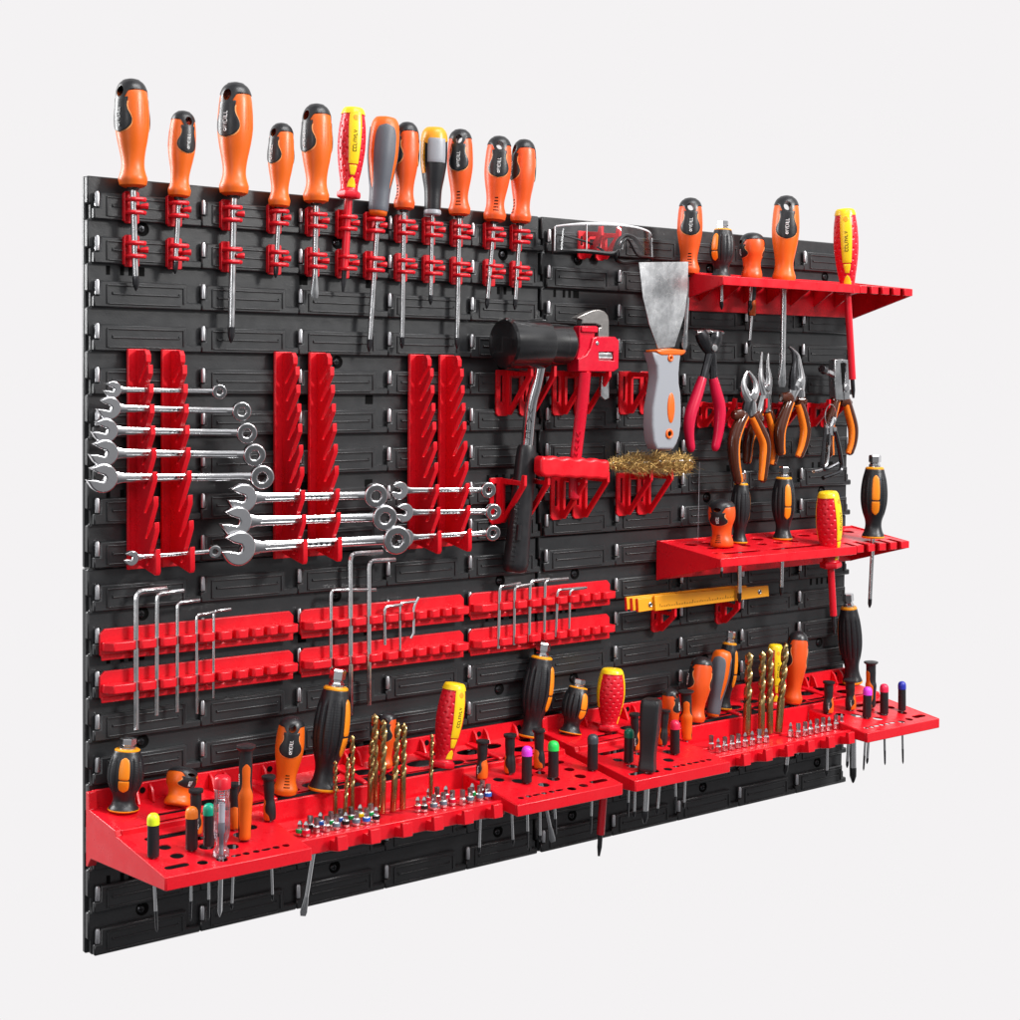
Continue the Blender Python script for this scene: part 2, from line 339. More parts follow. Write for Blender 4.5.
# ================================================================== red holders
def bar(b, p, q, w, mi=0):                                  # rectangular bar in the y-z plane, w thick in x handled by caller
    pass
def make_clip(px, py, label):                               # plate with two fingers from the left and one from the right
    o = at(px, py, 12); t = thing('driver_clip', label, 'tool clip', (o.x, -10, o.z), None, 'red clips for the hanging screwdrivers')
    b = MB(); b.prism([(-8, -14.5), (-6.5, -16), (6.5, -16), (8, -14.5), (8, 14.5), (6.5, 16), (-6.5, 16), (-8, 14.5)], -3, 0, 'y')
    b.box(-9.5, -8, -6, 0, -14, 14)
    b.build('back_plate', RED, t, bevel=.7)
    for z in (7.2, -5.8):
        f = MB(); f.tube(curve3([(-5.5, -3, z), (-6.5, -9, z), (-4, -15, z), (4, -17, z), (7.5, -15.5, z)], 4), [2.3]*16+[2.6], 8, 0, 1.0)
        f.build('finger', RED, t)
    f = MB(); f.tube(curve3([(5.5, -2.5, .7), (7.5, -7, .7), (7, -13, .7), (4.5, -16.5, .7), (10, -19, .7)], 4), [2.3]*14+[2.8, 3.1, 3.1], 8)
    f.build('finger', RED, t)
    return t
DRV = ['leftmost screwdriver', 'second screwdriver', 'tall third screwdriver', 'short fourth screwdriver', 'fifth screwdriver', 'red and yellow screwdriver',
       'grey gripped screwdriver', 'eighth screwdriver', 'yellow topped screwdriver', 'tenth screwdriver', 'eleventh screwdriver', 'rightmost screwdriver']
clipx = [131.7, 174.6, 228, 274.6, 313, 343.2, 371, 401.5, 429.3, 457, 490, 516.6]
for i, x in enumerate(clipx):
    u = at(x, 220, 12).x
    for nm, z in (('upper', -29.5), ('lower', -72.8)):
        if i == 0 and nm == 'upper':
            CLIP = make_clip(x, 0, 'red clip, upper of two holding the leftmost screwdriver in the top row'); CLIP.location.z = z*S; CLIP.location.x = u*S
            bpy.context.view_layer.update(); continue
        copy_thing(CLIP, (u, -10, z), 'red clip, %s of two holding the %s in the top row' % (nm, DRV[i]))

def make_rack(u, label):
    t = thing('wrench_rack', label, 'wrench rack', (u, -10, -170.5), None, 'red toothed wrench racks')
    p = MB(); p.box(0, 21, -3, 0, -222, 0); p.box(0, 1.6, -5, -2.9, -222, 0); p.build('back_plate', RED, t, bevel=.8)
    n = 9; tips = [-14.5]
    for k in range(n): tips.append(tips[-1]-(18.0+k*1.05))
    poly = [(-2.5, -3), (-2.5, 0-3)]
    def D(z): return 26+(-z)/222*22
    pts = [(-2.8, -1), (-(D(0)-4), -1), (-D(0), -6), (-D(0), -13)]           # (y, z)
    zt = -13
    for k in range(n):
        ztop = tips[k+1]+12.5; d = D(tips[k+1])
        zlow = tips[k+1]+2
        # slot: from the tooth's lower corner in and down, then out to the next tooth
        pts += [(-(d-20), ztop-10.5), (-(d-21.5), ztop-13.8), (-(d-17.5), ztop-13.5), (-(d+1), ztop+4.5), (-(d+1.2), ztop+4.5-9-(k == n-1)*14)]
    pts += [(-(D(-222)-2), -224), (-2.8, -216)]
    f = MB(); f.prism(pts, 9.5, 15.0, 'x'); f.build('comb', RED, t, bevel=.6)
    return t
RNAMES = ['first', 'second', 'third', 'fourth', 'fifth', 'sixth']
for i, u in enumerate((38.3, 75.3, 205.0, 247.5, 378.0, 420.0)):
    lab = 'red toothed wrench rack, %s of six counted from the left end of the board' % RNAMES[i]
    if i == 0: RACK = make_rack(u, lab); bpy.context.view_layer.update()
    else: copy_thing(RACK, (u, -10, -170.5), lab)

def make_hexrack(u, z, label):
    t = thing('hex_key_rack', label, 'hex key rack', (u, -10, z), None, 'red scalloped hex key racks')
    p = MB()
    pl = [(0, -26), (5, -31.5), (215, -31.5), (220, -26), (220, -5), (215, 0), (5, 0), (0, -5)]
    p.prism(pl, -3.2, 0, 'y'); p.box(1, 219, -4.6, -3.1, -31.5, -26); p.build('back_plate', RED, t, bevel=1.0)
    r = MB()
    gx = [34, 57, 79, 101, 122, 142, 161, 179, 196]
    pts = [(1.5, -3), (1.5, -9), (9, -17), (gx[0]-3, -17)]
    for i, g in enumerate(gx):
        nx = gx[i+1] if i+1 < len(gx) else 219
        pts += [(g-2.4, -16), (g-1.9, -9), (g+1.9, -9), (g+2.6, -15)]
        pts += [(g+5, -17.3), (nx-5, -17.3)]
    pts += [(219, -15), (219, -3)]
    r.prism(pts, -21.5, -12.5, 'z'); r.build('rail', RED, t, bevel=.9)
    return t
HN = [('upper', 'left'), ('upper', 'middle'), ('upper', 'right'), ('lower', 'left'), ('lower', 'middle'), ('lower', 'right')]
HU = [(9.2, -450.0), (237.5, -450.0), (465.5, -450.0), (9.2, -492.5), (237.5, -492.5), (465.5, -492.5)]
for i, ((a, b_), (u, z)) in enumerate(zip(HN, HU)):
    lab = 'red scalloped hex key rack, %s one of the %s pair' % (a, b_)
    if i == 0: HEXR = make_hexrack(u, z, lab); bpy.context.view_layer.update()
    else: copy_thing(HEXR, (u, -10, z), lab)

def hook_arm(t, x, w_, H, D, fw=4.0):
    p = MB(); c = (w_-fw)/2
    vs, fs = flat([(0, -H+3), (3, -H), (w_-3, -H), (w_, -H+3), (w_, -1), (w_-1, 0), (1, 0), (0, -1)], [slot2(c, -6, -H+16, 2.2)], 3, .4)
    p.add([(v.x+x, v.z, v.y) for v in vs], fs); p.build('back_plate', RED, t)
    xr = x+w_-fw
    o = [(-2.6, -.5), (-(D-6), -2.5), (-(D-4.5), 5), (-D, 5), (-D, -6.5), (-(D-2), -9), (-8, -H+1.5), (-2.6, -H+1.5)]
    vs, fs = flat(o, [[(-7, -6), (-(D-8.5), -6.5), (-(D-9), -8.5), (-9, -H+11), (-7, -H+12)]], fw, .5)
    f = MB(); f.add([(xr+fw+v.z, v.x, v.y) for v in vs], fs); f.build('arm', RED, t)
def slot2(x, z1, z0, r): return [(x+r, z0), (x+r, z1), (x-r, z1), (x-r, z0)]
def make_hook(u, z, arms, w_, H, D, label, name='double_hook', group=None):
    t = thing(name, label, 'tool hook', (u, -10, z), None, group)
    for a in arms: hook_arm(t, a, w_, H, D)
    if len(arms) > 1:
        b = MB(); b.box(arms[0]+w_-1, arms[1]+1, -2.2, -.3, -9, -1.5); b.build('cross_bar', RED, t, bevel=.4)
    bpy.context.view_layer.update()
    return t
GH = 'red double tool hooks'
HK = make_hook(503.2, -187.3, (0, 35.3), 19, 54, 48, 'red double hook carrying the black mallet', group=GH)
copy_thing(HK, (589.5, -10, -187.3), 'red double hook under the jaws of the pipe wrench')
copy_thing(HK, (698.5, -10, -187.0), 'red double hook behind the grey spatula handle')
copy_thing(HK, (495.0, -10, -315.5), 'red double hook beside the rubber grip of the mallet')
copy_thing(HK, (588.5, -10, -315.3), 'red double hook under the red wavy brush handle')
copy_thing(HK, (696.0, -10, -315.5), 'red double hook under the brass bristles')
HS = make_hook(628, -15, (0, 29), 14, 34, 33, 'small red double hook behind the safety goggles', group='small red pliers hooks')
copy_thing(HS, (836, -10, -226), 'small red double hook under the crimson pincers')
copy_thing(HS, (894, -10, -226.5), 'small red double hook carrying the diagonal cutters')
copy_thing(HS, (963, -10, -227), 'small red double hook carrying the bent nose pliers')
copy_thing(HS, (1051, -10, -228), 'small red double hook carrying the wire stripper and key ring')
HR = make_hook(759.3, -493.5, (0,), 15, 30, 32, 'small red single hook under the left part of the folding ruler', 'single_hook', 'red ruler hooks')
copy_thing(HR, (876.3, -10, -493.5), 'small red single hook under the right part of the folding ruler')

# ================================================================== red shelves
def ZR(d): return -627.6-.108*(d-10)                        # rear deck of the long shelf
def ZF(d): return -640.4-.140*(d-76)                        # front deck
def make_long_shelf(u0, label):
    t = thing('tool_shelf', label, 'shelf', (u0, 0, 0), None, 'long red tool shelves')
    Lx = 559.0
    bp = MB(); bp.box(0, Lx, -14, -10.2, -634, -610.5)
    for x in (44, 128, 190, 292, 395, 470, 530):
        bp.prism([(-14, -612), (-20, -616), (-26, -629), (-14, -629)], x-1.5, x+1.5, 'x'); bp.prism([(-14, -612), (-20, -616), (-26, -629), (-14, -629)], x+15, x+18, 'x')
    bp.build('back_plate', RED, t, bevel=.6)
    hp = MB()
    for x in (44, 128, 190, 292, 395, 470, 530): hp.lathe([(3.2, 0), (3.2, .6)], 14, 0, Matrix.Translation((x+8.5, -14.1, -618)) @ Matrix.Rotation(PI/2, 4, 'X'))
    hp.build('bolt_hole', HOLE, t)
    # rear deck
    rh = [(25, 30, 12, 8), (65, 56, 'slot', 19, 4.2), (110, 48, 13, 9), (155, 30, 12, 8), (190, 56, 'slot', 17, 4.2), (196, 33, 15, 9.5), (232, 50, 13, 8.5), (262, 29, 13, 8.5),
          (263, 57, 'slot', 19, 4.5), (300, 40, 14, 9), (335, 56, 10, 7), (344, 30, 14, 9), (375, 44, 17, 10.5), (412, 58, 11, 7), (415, 28, 13, 8), (448, 36, 15, 9.5), (447, 61, 'slot', 18, 4.2), (483, 30, 14, 9), (512, 54, 14, 9), (540, 30, 11, 8)]
    hs = [slot(h[0], -h[1], h[3], h[4]) if h[2] == 'slot' else oval(h[0], -h[1], h[2]*1.12, h[3]*1.12) for h in rh]
    vs, fs = flat([(2, -14), (Lx-2, -14), (Lx-2, -76), (2, -76)], hs, 1.6, .3)
    b = MB(); b.add([(v.x, v.y, ZR(-v.y)+v.z) for v in vs], fs); b.build('rear_deck', RED, t)
    for x in (84, 172, 282, 394, 466):
        ridge = MB(); ridge.prism([(x-8, -15), (x+8, -15), (x+3, -74), (x-3, -74)], 0, 5, 'z')
        for v in ridge.v: v.z = ZR(-v.y)+(2.6 if v.z > 2 else -1)
        ridge.build('ridge', RED, t, bevel=1.2)
    st = MB(); st.box(2, 152, -78.5, -74, ZF(76)-3, ZR(76)-.6); st.box(409, Lx-2, -78.5, -74, ZF(76)-3, ZR(76)-.6); st.box(152, 409, -78.2, -74.3, -660, ZR(76)-.5)
    st.build('step', RED, t, bevel=.6)
    # front decks left and right of the bit tray
    fl = [('s', 47, 95, 24, 4.5), ('o', 64, 133, 6.2), ('o', 30, 140, 5.6), ('s', 20, 160, 8, 4.0), ('o', 45, 163, 4.6), ('o', 64, 165, 4.6), ('o', 86, 143, 5.6), ('o', 106, 122, 6), ('o', 84, 112, 5.2), ('o', 124, 110, 5.6), ('o', 66, 112, 5), ('o', 28, 118, 5.2), ('s', 128, 134, 16, 4.4)]
    for i in range(7): fl.append(('s' if i in (0, 3) else 'o', 80+i*10.8, 162.5, 2.5 if i in (0, 3) else 3.2, 2.6))
    for x0, x1, name in ((2, 152, 0), (409, Lx-2, 1)):
        hs = []
        for h in fl:
            x = h[1]+(0 if name == 0 else 409-2)
            if x1-7 < x+(h[3] if h[0] == 's' else 0)+5: continue
            if name == 1: x = x0+x1-x
            hs.append(slot(x, -h[2], h[3], h[4]*1.2) if h[0] == 's' else oval(x, -h[2], h[3]*1.25, n=16))
        vs, fs = flat([(x0, -76), (x1, -76), (x1, -178), (x0, -178)], hs, 1.3, .3)
        b = MB(); b.add([(v.x, v.y, ZF(-v.y)+v.z) for v in vs], fs); b.build('front_deck', RED, t)
        g = MB(); g.box(x0-1.5, x1+1.5, -179.5, -175.5, -667.3, ZF(179)+.3)
        for x in ((x1-2.0,) if name == 0 else (x0-1.5,)):
            g.prism([(-79, ZF(79)-.5), (-176, ZF(176)-.5), (-176, -667), (-79, -664)], x, x+3.5, 'x')
        g.build('front_lip', RED, t, bevel=.8)
    # bit tray and rail
    tr = MB(); tr.box(151, 410, -149, -77, -661, -658); tr.box(160, 400, -112, -84, -658.1, -655.5)
    tr.build('bit_tray', RED, t, bevel=.6)
    rl = MB(); rl.box(150.5, 410.5, -153, -147.5, -671, -655.2); rl.build('bit_rail', RED, t, bevel=.7)
    for i in range(6):
        x = 196+i*39
        n = MB(); n.prism([(-152.8, -659.5), (-161, -660), (-162, -653.5), (-167, -653.5), (-168, -668), (-152.8, -671)], x-6, x+6, 'x'); n.build('rail_hook', RED, t, bevel=.6)
    side = [(-10.3, -611), (-17, -611), (-18, -628), (-76, -635.2), (-78, -640.5), (-179, -654.5), (-179, -667), (-22, -676), (-14, -686), (-10.3, -686)]
    for x in (-.6, Lx-3.0):
        b = MB(); b.prism(side, x, x+(9 if x < 0 else 3.6), 'x')
        if x < 0:
            for v in b.v: v.x -= 5.5*(179+v.y)/169
        b.build('side_panel', RED, t, bevel=.8)
    return t
make_long_shelf(1.5, 'long red lower shelf from the left end, holding the clear tester')
make_long_shelf(580.0, 'long red lower shelf on the right, holding the blue capped driver')

def make_comb_shelf(u0, z0, label, kz=.13):
    t = thing('driver_shelf', label, 'shelf', (u0, 0, z0), None, 'short red comb shelves')
    L = 377.0; D = 112.0
    def Z(d): return -kz*(d-10)
    bp = MB(); bp.box(-8, L, -14, -10.2, -49, 1.5)
    for x in (22, 62, 102, 146, 190, 238, 286, 330): bp.prism([(-13.8, Z(14)-3), (-60, Z(60)-3), (-14.2, -36)], x, x+3, 'x')
    bp.build('back_plate', RED, t, bevel=.6)
    hs = [oval(28+i*31, -36, 10, 9) for i in range(11)]+[oval(40+i*31, -62, 8, 7.5) for i in range(6)]+[slot(62, -92, 30, 5.5), slot(170, -92, 46, 5.5)]
    hs += [oval(20, -88, 4.5, 4.5)]
    out = [(-6, -14), (L-1, -14), (L-1, -D+1)]
    for i in range(5):
        x = L-16-i*23.5; out += [(x, -D+1), (x, -D+21), (x-11, -D+21), (x-11, -D+1)]
    out += [(256, -D-6), (2, -D-6)]
    vs, fs = flat(out, hs, 1.6, .3); b = MB(); b.add([(v.x, v.y, Z(-v.y)+v.z) for v in vs], fs); b.build('deck', RED, t)
    g = MB(); g.box(0, 258, -D-7, -D-3, Z(D)-11, Z(D)+.2); g.box(255, 258, -D-3.5, -D+16, Z(D)-11, Z(D)-.3); g.build('front_lip', RED, t, bevel=.6)
    for i in range(6):
        x1 = L-(0 if i == 0 else 27+(i-1)*23.5); x0 = L-16-i*23.5 if i < 5 else 258.5
        g = MB(); g.box(x0-.6, x1+.6, -D-.8, -D+3, Z(D)-10, Z(D)-.2); 
        g.build('comb_tooth', RED, t, bevel=.6)
    side = [(-10.3, 2), (-18, 1), (-D+.5, Z(D)), (-D+.5, Z(D)-10), (-20, -47), (-10.3, -50)]
    sl = [(-10.3, 2), (-18, 1), (-D-6.5, Z(D+6)), (-D-6.5, Z(D)-10.5), (-20, -47), (-10.3, -50)]
    b = MB(); b.prism(sl, -1, 2.2, 'x')
    for v in b.v: v.x -= 8*(D+v.y)/D
    b.build('side_panel', RED, t, bevel=.6)
    b = MB(); b.prism(side, L-3, L+.2, 'x'); b.build('side_panel', RED, t, bevel=.6)
    return t
make_comb_shelf(773.0, -57.5, 'short red comb shelf at the top right of the board', .105)
make_comb_shelf(775.5, -407.0, 'short red comb shelf above the folding ruler', .115)
def ZT(d): return -57.5-.105*(d-10)
def ZM(d): return -407.0-.115*(d-10)

# ================================================================== screwdriver handles (built once at R 15, L 100, then scaled)
P_OR = [(0, .55), (.012, .74), (.05, .82), (.085, .85), (.12, .78), (.18, .70), (.26, .70), (.34, .76), (.44, .88), (.55, .98), (.64, 1.0), (.76, .965), (.86, .90), (.92, .80), (.96, .66), (.985, .46), (1.0, .12)]
P_STUB = [(0, .62), (.02, .80), (.08, .86), (.16, .84), (.26, .74), (.36, .72), (.46, .80), (.58, .95), (.70, 1.0), (.82, .97), (.91, .84), (.96, .66), (.985, .45), (1, .12)]
P_INS = [(0, .45), (.005, .74), (.075, .78), (.085, .66), (.13, .62), (.2, .68), (.34, .84), (.5, .97), (.62, 1.0), (.78, .95), (.9, .84), (.965, .74), (.99, .6), (1, .12)]
P_GREY = [(0, .40), (.015, .55), (.06, .60), (.18, .62), (.28, .66), (.42, .82), (.58, .97), (.7, 1.0), (.84, .97), (.93, .88), (.97, .74), (.99, .55), (1, .12)]
P_RAT = [(0, .78), (.012, .84), (.04, .82), (.1, .68), (.18, .60), (.26, .64), (.36, .82), (.48, .96), (.6, 1.0), (.72, .97), (.84, .88), (.93, .76), (.985, .68), (1, .60)]
P_MINI = [(0, .5), (.015, .78), (.06, .88), (.2, .92), (.34, .86), (.46, .72), (.56, .74), (.7, .80), (.86, .80), (.9, .84), (.91, 1.0), (.985, 1.04), (.995, .95), (1, .3)]
P_MINI2 = [(0, .55), (.02, .74), (.12, .80), (.3, .84), (.45, .95), (.5, .92), (.56, .82), (.75, .84), (.88, .84), (.93, .9), (.95, 1.15), (.985, 1.2), (1, .6)]
def surf(prof, t): return 15*max(.08, spline(prof, t))
def revolve(prof, t0, t1, nt_, na, off=0, fn=None, tb=None):
    b = MB(); rows = []
    vs = []
    for i in range(nt_+1):
        for j in range(na):
            a = 2*PI*j/na
            lo = tb(a) if tb else t0; t = lo+(t1-lo)*i/nt_
            r = (surf(prof, t)+off)*(fn(t, a) if fn else 1)
            vs.append((r*math.sin(a), -r*math.cos(a), 100*t+(off if t > .985 else 0)))
    fs = [(i*na+j, i*na+(j+1) % na, (i+1)*na+(j+1) % na, (i+1)*na+j) for i in range(nt_) for j in range(na)]
    fs += [tuple(range(na-1, -1, -1)), tuple(range(nt_*na, (nt_+1)*na))]
    return b.add(vs, fs)
def patch(b, prof, t0, t1, half, ca=0, off=.5, depth=1.4, nt_=24, nw=10, mi=0, fn=None, lean=0):
    vs = []
    for lay in (off, -depth):
        for i in range(nt_+1):
            t = t0+(t1-t0)*i/nt_; h = max(.004, half(t))
            for j in range(nw+1):
                a = ca+lean*(t-t0)+h*(2*j/nw-1); e = 0 if lay < 0 else (-.35 if j in (0, nw) or i in (0, nt_) else 0)
                r = (surf(prof, t))*(fn(t, a) if fn else 1)+lay+e; vs.append((r*math.sin(a), -r*math.cos(a), 100*t))
    w_ = nw+1; N = (nt_+1)*w_; fs = []
    for i in range(nt_):
        for j in range(nw):
            q = (i*w_+j, i*w_+j+1, (i+1)*w_+j+1, (i+1)*w_+j); fs.append(q); fs.append(tuple(N+k for k in q[::-1]))
    edge = [j for j in range(nw)]+[i*w_+nw for i in range(nt_)]+[nt_*w_+j for j in range(nw, 0, -1)]+[i*w_ for i in range(nt_, 0, -1)]
    for k in range(len(edge)):
        a, c = edge[k], edge[(k+1) % len(edge)]; fs.append((a, N+a, N+c, c))
    return b.add(vs, fs, mi)
def lin(pts): return lambda t: np.interp(t, [p[0] for p in pts], [p[1] for p in pts]) if False else max(.004, spline(pts, t))
def bool_cut(me, cutter):
    a = bpy.data.objects.new('a', me); c = bpy.data.objects.new('c', cutter); COL.objects.link(a); COL.objects.link(c)
    md = a.modifiers.new('b', 'BOOLEAN'); md.object = c; md.operation = 'DIFFERENCE'; md.solver = 'EXACT'
    out = bpy.data.meshes.new_from_object(a.evaluated_get(bpy.context.evaluated_depsgraph_get()))
    bpy.data.objects.remove(a); bpy.data.objects.remove(c); smooth(out, 40); return out
PROTO = {}
def strokes(b, prof, t0, t1, ca=0, off=.75, ring=True, fn=None, seed=1):       # small white print running up the inlay
    rnd = random.Random(seed); n = 7
    def P(a, t, o=off):
        r = surf(prof, t)*(fn(t, ca+a) if fn else 1)+o; return (r*math.sin(ca+a), -r*math.cos(ca+a), 100*t)
    wv = .11; h = (t1-t0)/n
    k0 = 0
    if ring:
        c = t0+h*.5; pts = [P(wv*.7*math.cos(q*PI/5), c+h*.42*math.sin(q*PI/5)) for q in range(11)]; b.tube(pts, .42, 5); k0 = 1
    for k in range(k0, n):
        ta = t0+h*(k+.15); tb_ = t0+h*(k+.8)
        s = rnd.choice([[(-wv, ta), (wv, ta), (wv, tb_)], [(-wv, ta), (wv, (ta+tb_)/2), (-wv, tb_)], [(-wv, tb_), (-wv, ta), (wv, ta), (wv, tb_)], [(wv, ta), (-wv, ta), (-wv, tb_), (wv, tb_)]])
        b.tube([P(*q) for q in s], .38, 5)
def protos():
    # orange driver with black cap and pear inlay
    for key, prof, tt in (('orange', P_OR, dict(cap=.895, dip=.11, i0=.50, i1=.80, hole=.875)), ('stubby', P_STUB, dict(cap=.86, dip=.16, i0=.46, i1=.72, hole=.80))):
        hr = 4.1 if key == 'orange' else 4.4
        cyl = MB(); cyl.lathe([(hr, -30), (hr, 30)], 24, 0, Matrix.Translation((0, 0, 100*tt['hole'])) @ Matrix.Rotation(PI/2, 4, 'X') @ Matrix.Diagonal((1, 1.25 if key == 'orange' else 1.0, 1, 1)))
        cut = cyl.mesh('cut', HOLE)
        def gfn(t, a):                                      # flattened thumb rests low on the grip, faint facets
            return 1-.07*math.exp(-((t-.22)/.08)**2)*abs(math.cos(1.5*a+.8))+.012*math.cos(6*a)*math.exp(-((t-.62)/.2)**2)
        g = revolve(prof, 0, .955, 44, 48, 0, gfn)
        gm = bool_cut(g.mesh('grip', ORANGE, 40), cut)
        def tb(a):
            f = abs(((a+PI/2) % PI)-PI/2); return tt['cap']-tt['dip']*math.exp(-(f/.5)**4)
        c = revolve(prof, 0, 1.0, 18, 64, .7, None, tb); cmh = bool_cut(c.mesh('cap', RUBBER, 50), cut)
        hp = [(0, .02), (.06, .42), (.2, .74), (.36, .84), (.52, .76), (.68, .60), (.84, .54), (1, .60)]
        def half(t, k=1, e=0): x = (t-tt['i0'])/(tt['i1']-tt['i0']); return max(.01, spline(hp, min(1, max(0, x)))*k)
        il = MB(); patch(il, prof, tt['i0'], tt['i1']+.02, lambda t: half(t), 0, .75, nt_=30, nw=14); patch(il, prof, tt['i0'], tt['i1']+.02, lambda t: half(t), PI, .75, nt_=30, nw=14)
        bd = MB()
        for ca in (0, PI): patch(bd, prof, tt['i0']-.012, tt['i1']-.02, lambda t: half(t+.006)+.07 if t > tt['i0'] else .05, ca, .3, nt_=30, nw=14)
        tx = MB(); strokes(tx, prof, tt['i0']+.05, tt['i1']-.07, 0, .9, True, None, 3)
        vt = MB()
        for k in range(5): patch(vt, prof, .115+k*.037, .128+k*.037, lambda t: .28-.02*k, 0, .4, nt_=2, nw=8, fn=gfn)
        rg = MB()
        for ca in (PI/2, -PI/2):
            for k in range(4): patch(rg, prof, .56, .82-.02*abs(k-1.5), lambda t: .014, ca+(k-1.5)*.24, .22, nt_=10, nw=2, fn=gfn)
        PROTO[key] = [('grip', gm), ('cap', cmh), ('inlay', il.mesh('inlay', RUBBER, 40)), ('inlay_border', bd.mesh('inlay_border', PALE, 40)), ('lettering', tx.mesh('lettering', WHITE))]
        PROTO[key+'_vent'] = [('grooves', vt.mesh('grooves', HOLE))]; PROTO[key+'_ridge'] = [('grip_ridges', rg.mesh('grip_ridges', ORANGE))]
    # insulated red and yellow
    def dent(t, a):
        if not .14 < t < .9: return 1
        k = round((t-.16)/.062); tc_ = .16+k*.062; st = 2*PI/11; aa = a+(k % 2)*st/2; ac = round(aa/st)*st
        dd = ((t-tc_)/.012)**2+((aa-ac)/.095)**2
        return 1-.075*math.exp(-dd*dd)
    def hexy(t, a): 
        if t > .08: return dent(t, a)
        return 1/max(.866, math.cos(((a+PI/6) % (PI/3))-PI/6))*.95
    g = revolve(P_INS, 0, .97, 130, 110, 0, hexy).mesh('grip', REDGRIP, 50)
    y = MB(); patch(y, P_INS, .37, .955, lin([(.37, .40), (.5, .42), (.9, .52), (.955, .5)]), 0, .8, nt_=24); patch(y, P_INS, .25, .355, lin([(.25, .20), (.3, .30), (.355, .34)]), 0, .7, nt_=8); patch(y, P_INS, .115, .225, lin([(.115, .50), (.16, .42), (.2, .25), (.225, .03)]), 0, .7, nt_=10)
    patch(y, P_INS, .37, .955, lin([(.37, .40), (.5, .42), (.9, .52), (.955, .5)]), PI, .8, nt_=24)
    c = revolve(P_INS, 0, 1, 14, 56, .9, None, lambda a: .925)
    hd = MB(); patch(hd, P_INS, .84, .915, lin([(.84, .02), (.86, .2), (.878, .26), (.895, .2), (.915, .02)]), 0, 1.0, nt_=12)
    fr = MB()
    tx = MB(); strokes(tx, P_INS, .5, .74, 0, .95, False, None, 5)
    PROTO['insulated'] = [('grip', g), ('inlay', y.mesh('inlay', YELLOW, 40)), ('cap', c.mesh('cap', YELLOW, 50)), ('hang_hole', hd.mesh('hang_hole', AMBER)), ('lettering', tx.mesh('lettering', SOFTBLACK))]
    # grey and orange
    def fac(t, a): return 1+.035*math.cos(6*a)*math.exp(-((t-.6)/.3)**2)
    g = revolve(P_GREY, 0, 1, 50, 48, 0, fac).mesh('grip', ORANGE, 40)
    il = MB()
    for ca in (0, 2*PI/3, -2*PI/3): patch(il, P_GREY, .055, .90, lin([(.055, 1.03), (.25, 1.03), (.33, .86), (.5, .78), (.7, .76), (.82, .70), (.88, .5), (.9, .12)]), ca, .8, nt_=40, nw=14, fn=fac)
    PROTO['grey'] = [('grip', g), ('inlay', il.mesh('inlay', GREY, 40))]
    # yellow topped with grey badge
    g = revolve(P_GREY, 0, .86, 44, 48, 0).mesh('grip', SOFTBLACK, 40)
    c = revolve(P_GREY, 0, 1, 14, 48, .6, None, lambda a: .84-.06*math.cos(a)**2).mesh('cap', AMBER, 50)
    il = MB(); patch(il, P_GREY, .58, .86, lambda t: .72, .25, .9, nt_=14, nw=12); st = MB(); patch(st, P_GREY, .46, .87, lambda t: .2, -.95, .9, nt_=14)
    lines = MB()
    for k in range(6): patch(lines, P_GREY, .61+k*.045, .615+k*.045, lambda t: .64, .25, 1.0, nt_=1, nw=10)
    for k in range(7): patch(lines, P_GREY, .595, .85, lambda t: .008, -.32+k*.19, 1.0, nt_=8, nw=1)
    fr = MB(); fr.lathe([(8.5, -1.5), (9.6, 0), (9.6, 3), (8.8, 5)], 24)
    PROTO['badge'] = [('grip', g), ('cap', c), ('badge', il.mesh('badge', SILVERGREY, 40)), ('badge_grid', lines.mesh('badge_grid', WHITE)), ('side_strip', st.mesh('side_strip', AMBER)), ('ferrule', fr.mesh('ferrule', SILVERGREY))]
    # ratchet with chrome hex top
    for key, pads in (('ratchet', True), ('ratchet_plain', True)):
        def rib(t, a):
            e = max(0, min(1, (t-.3)/.08))*max(0, min(1, (.9-t)/.08)); q = abs(a if a <= PI else 2*PI-a)
            if q < .5: e = 0
            return 1-e*(.075*(.5+.5*math.cos(12*a))**4+.022*(.5+.5*math.cos(60*a))*(.5+.5*math.sin(t*240)))-.08*math.exp(-((t-.16)/.05)**2)*max(0, math.cos(a))**8
        g = revolve(P_RAT, .02, .985, 120, 144, 0, rib).mesh('grip', SOFTBLACK, 50)
        rm = revolve(P_RAT, 0, .03, 4, 40, .25).mesh('base_rim', AMBER)
        cl = MB(); cl.lathe([(9.4, 97), (10.4, 97.6), (10.4, 99.4), (9.2, 101)], 32)
        pd = MB(); patch(pd, P_RAT, .55, .90, lin([(.55, .22), (.57, .28), (.8, .28), (.87, .22), (.9, .05)]), 0, .8, nt_=20); patch(pd, P_RAT, .34, .53, lin([(.34, .05), (.38, .27), (.48, .30), (.53, .28)]), 0, .8, nt_=14)
        nut = MB(); nut.lathe([(6.6, 100.4), (6.6, 104), (5.4, 105.5), (5.4, 107), (6.9, 108.4), (6.9, 116.5), (6.0, 118)], 6); nut.lathe([(6.6, 100.5), (6.6, 102.6)], 24)
        PROTO[key] = [('grip', g), ('base_rim', rm), ('collar', cl.mesh('collar', AMBER, 30)), ('pads', pd.mesh('pads', PAD, 40)), ('hex_top', nut.mesh('hex_top', CHROME, 25))]
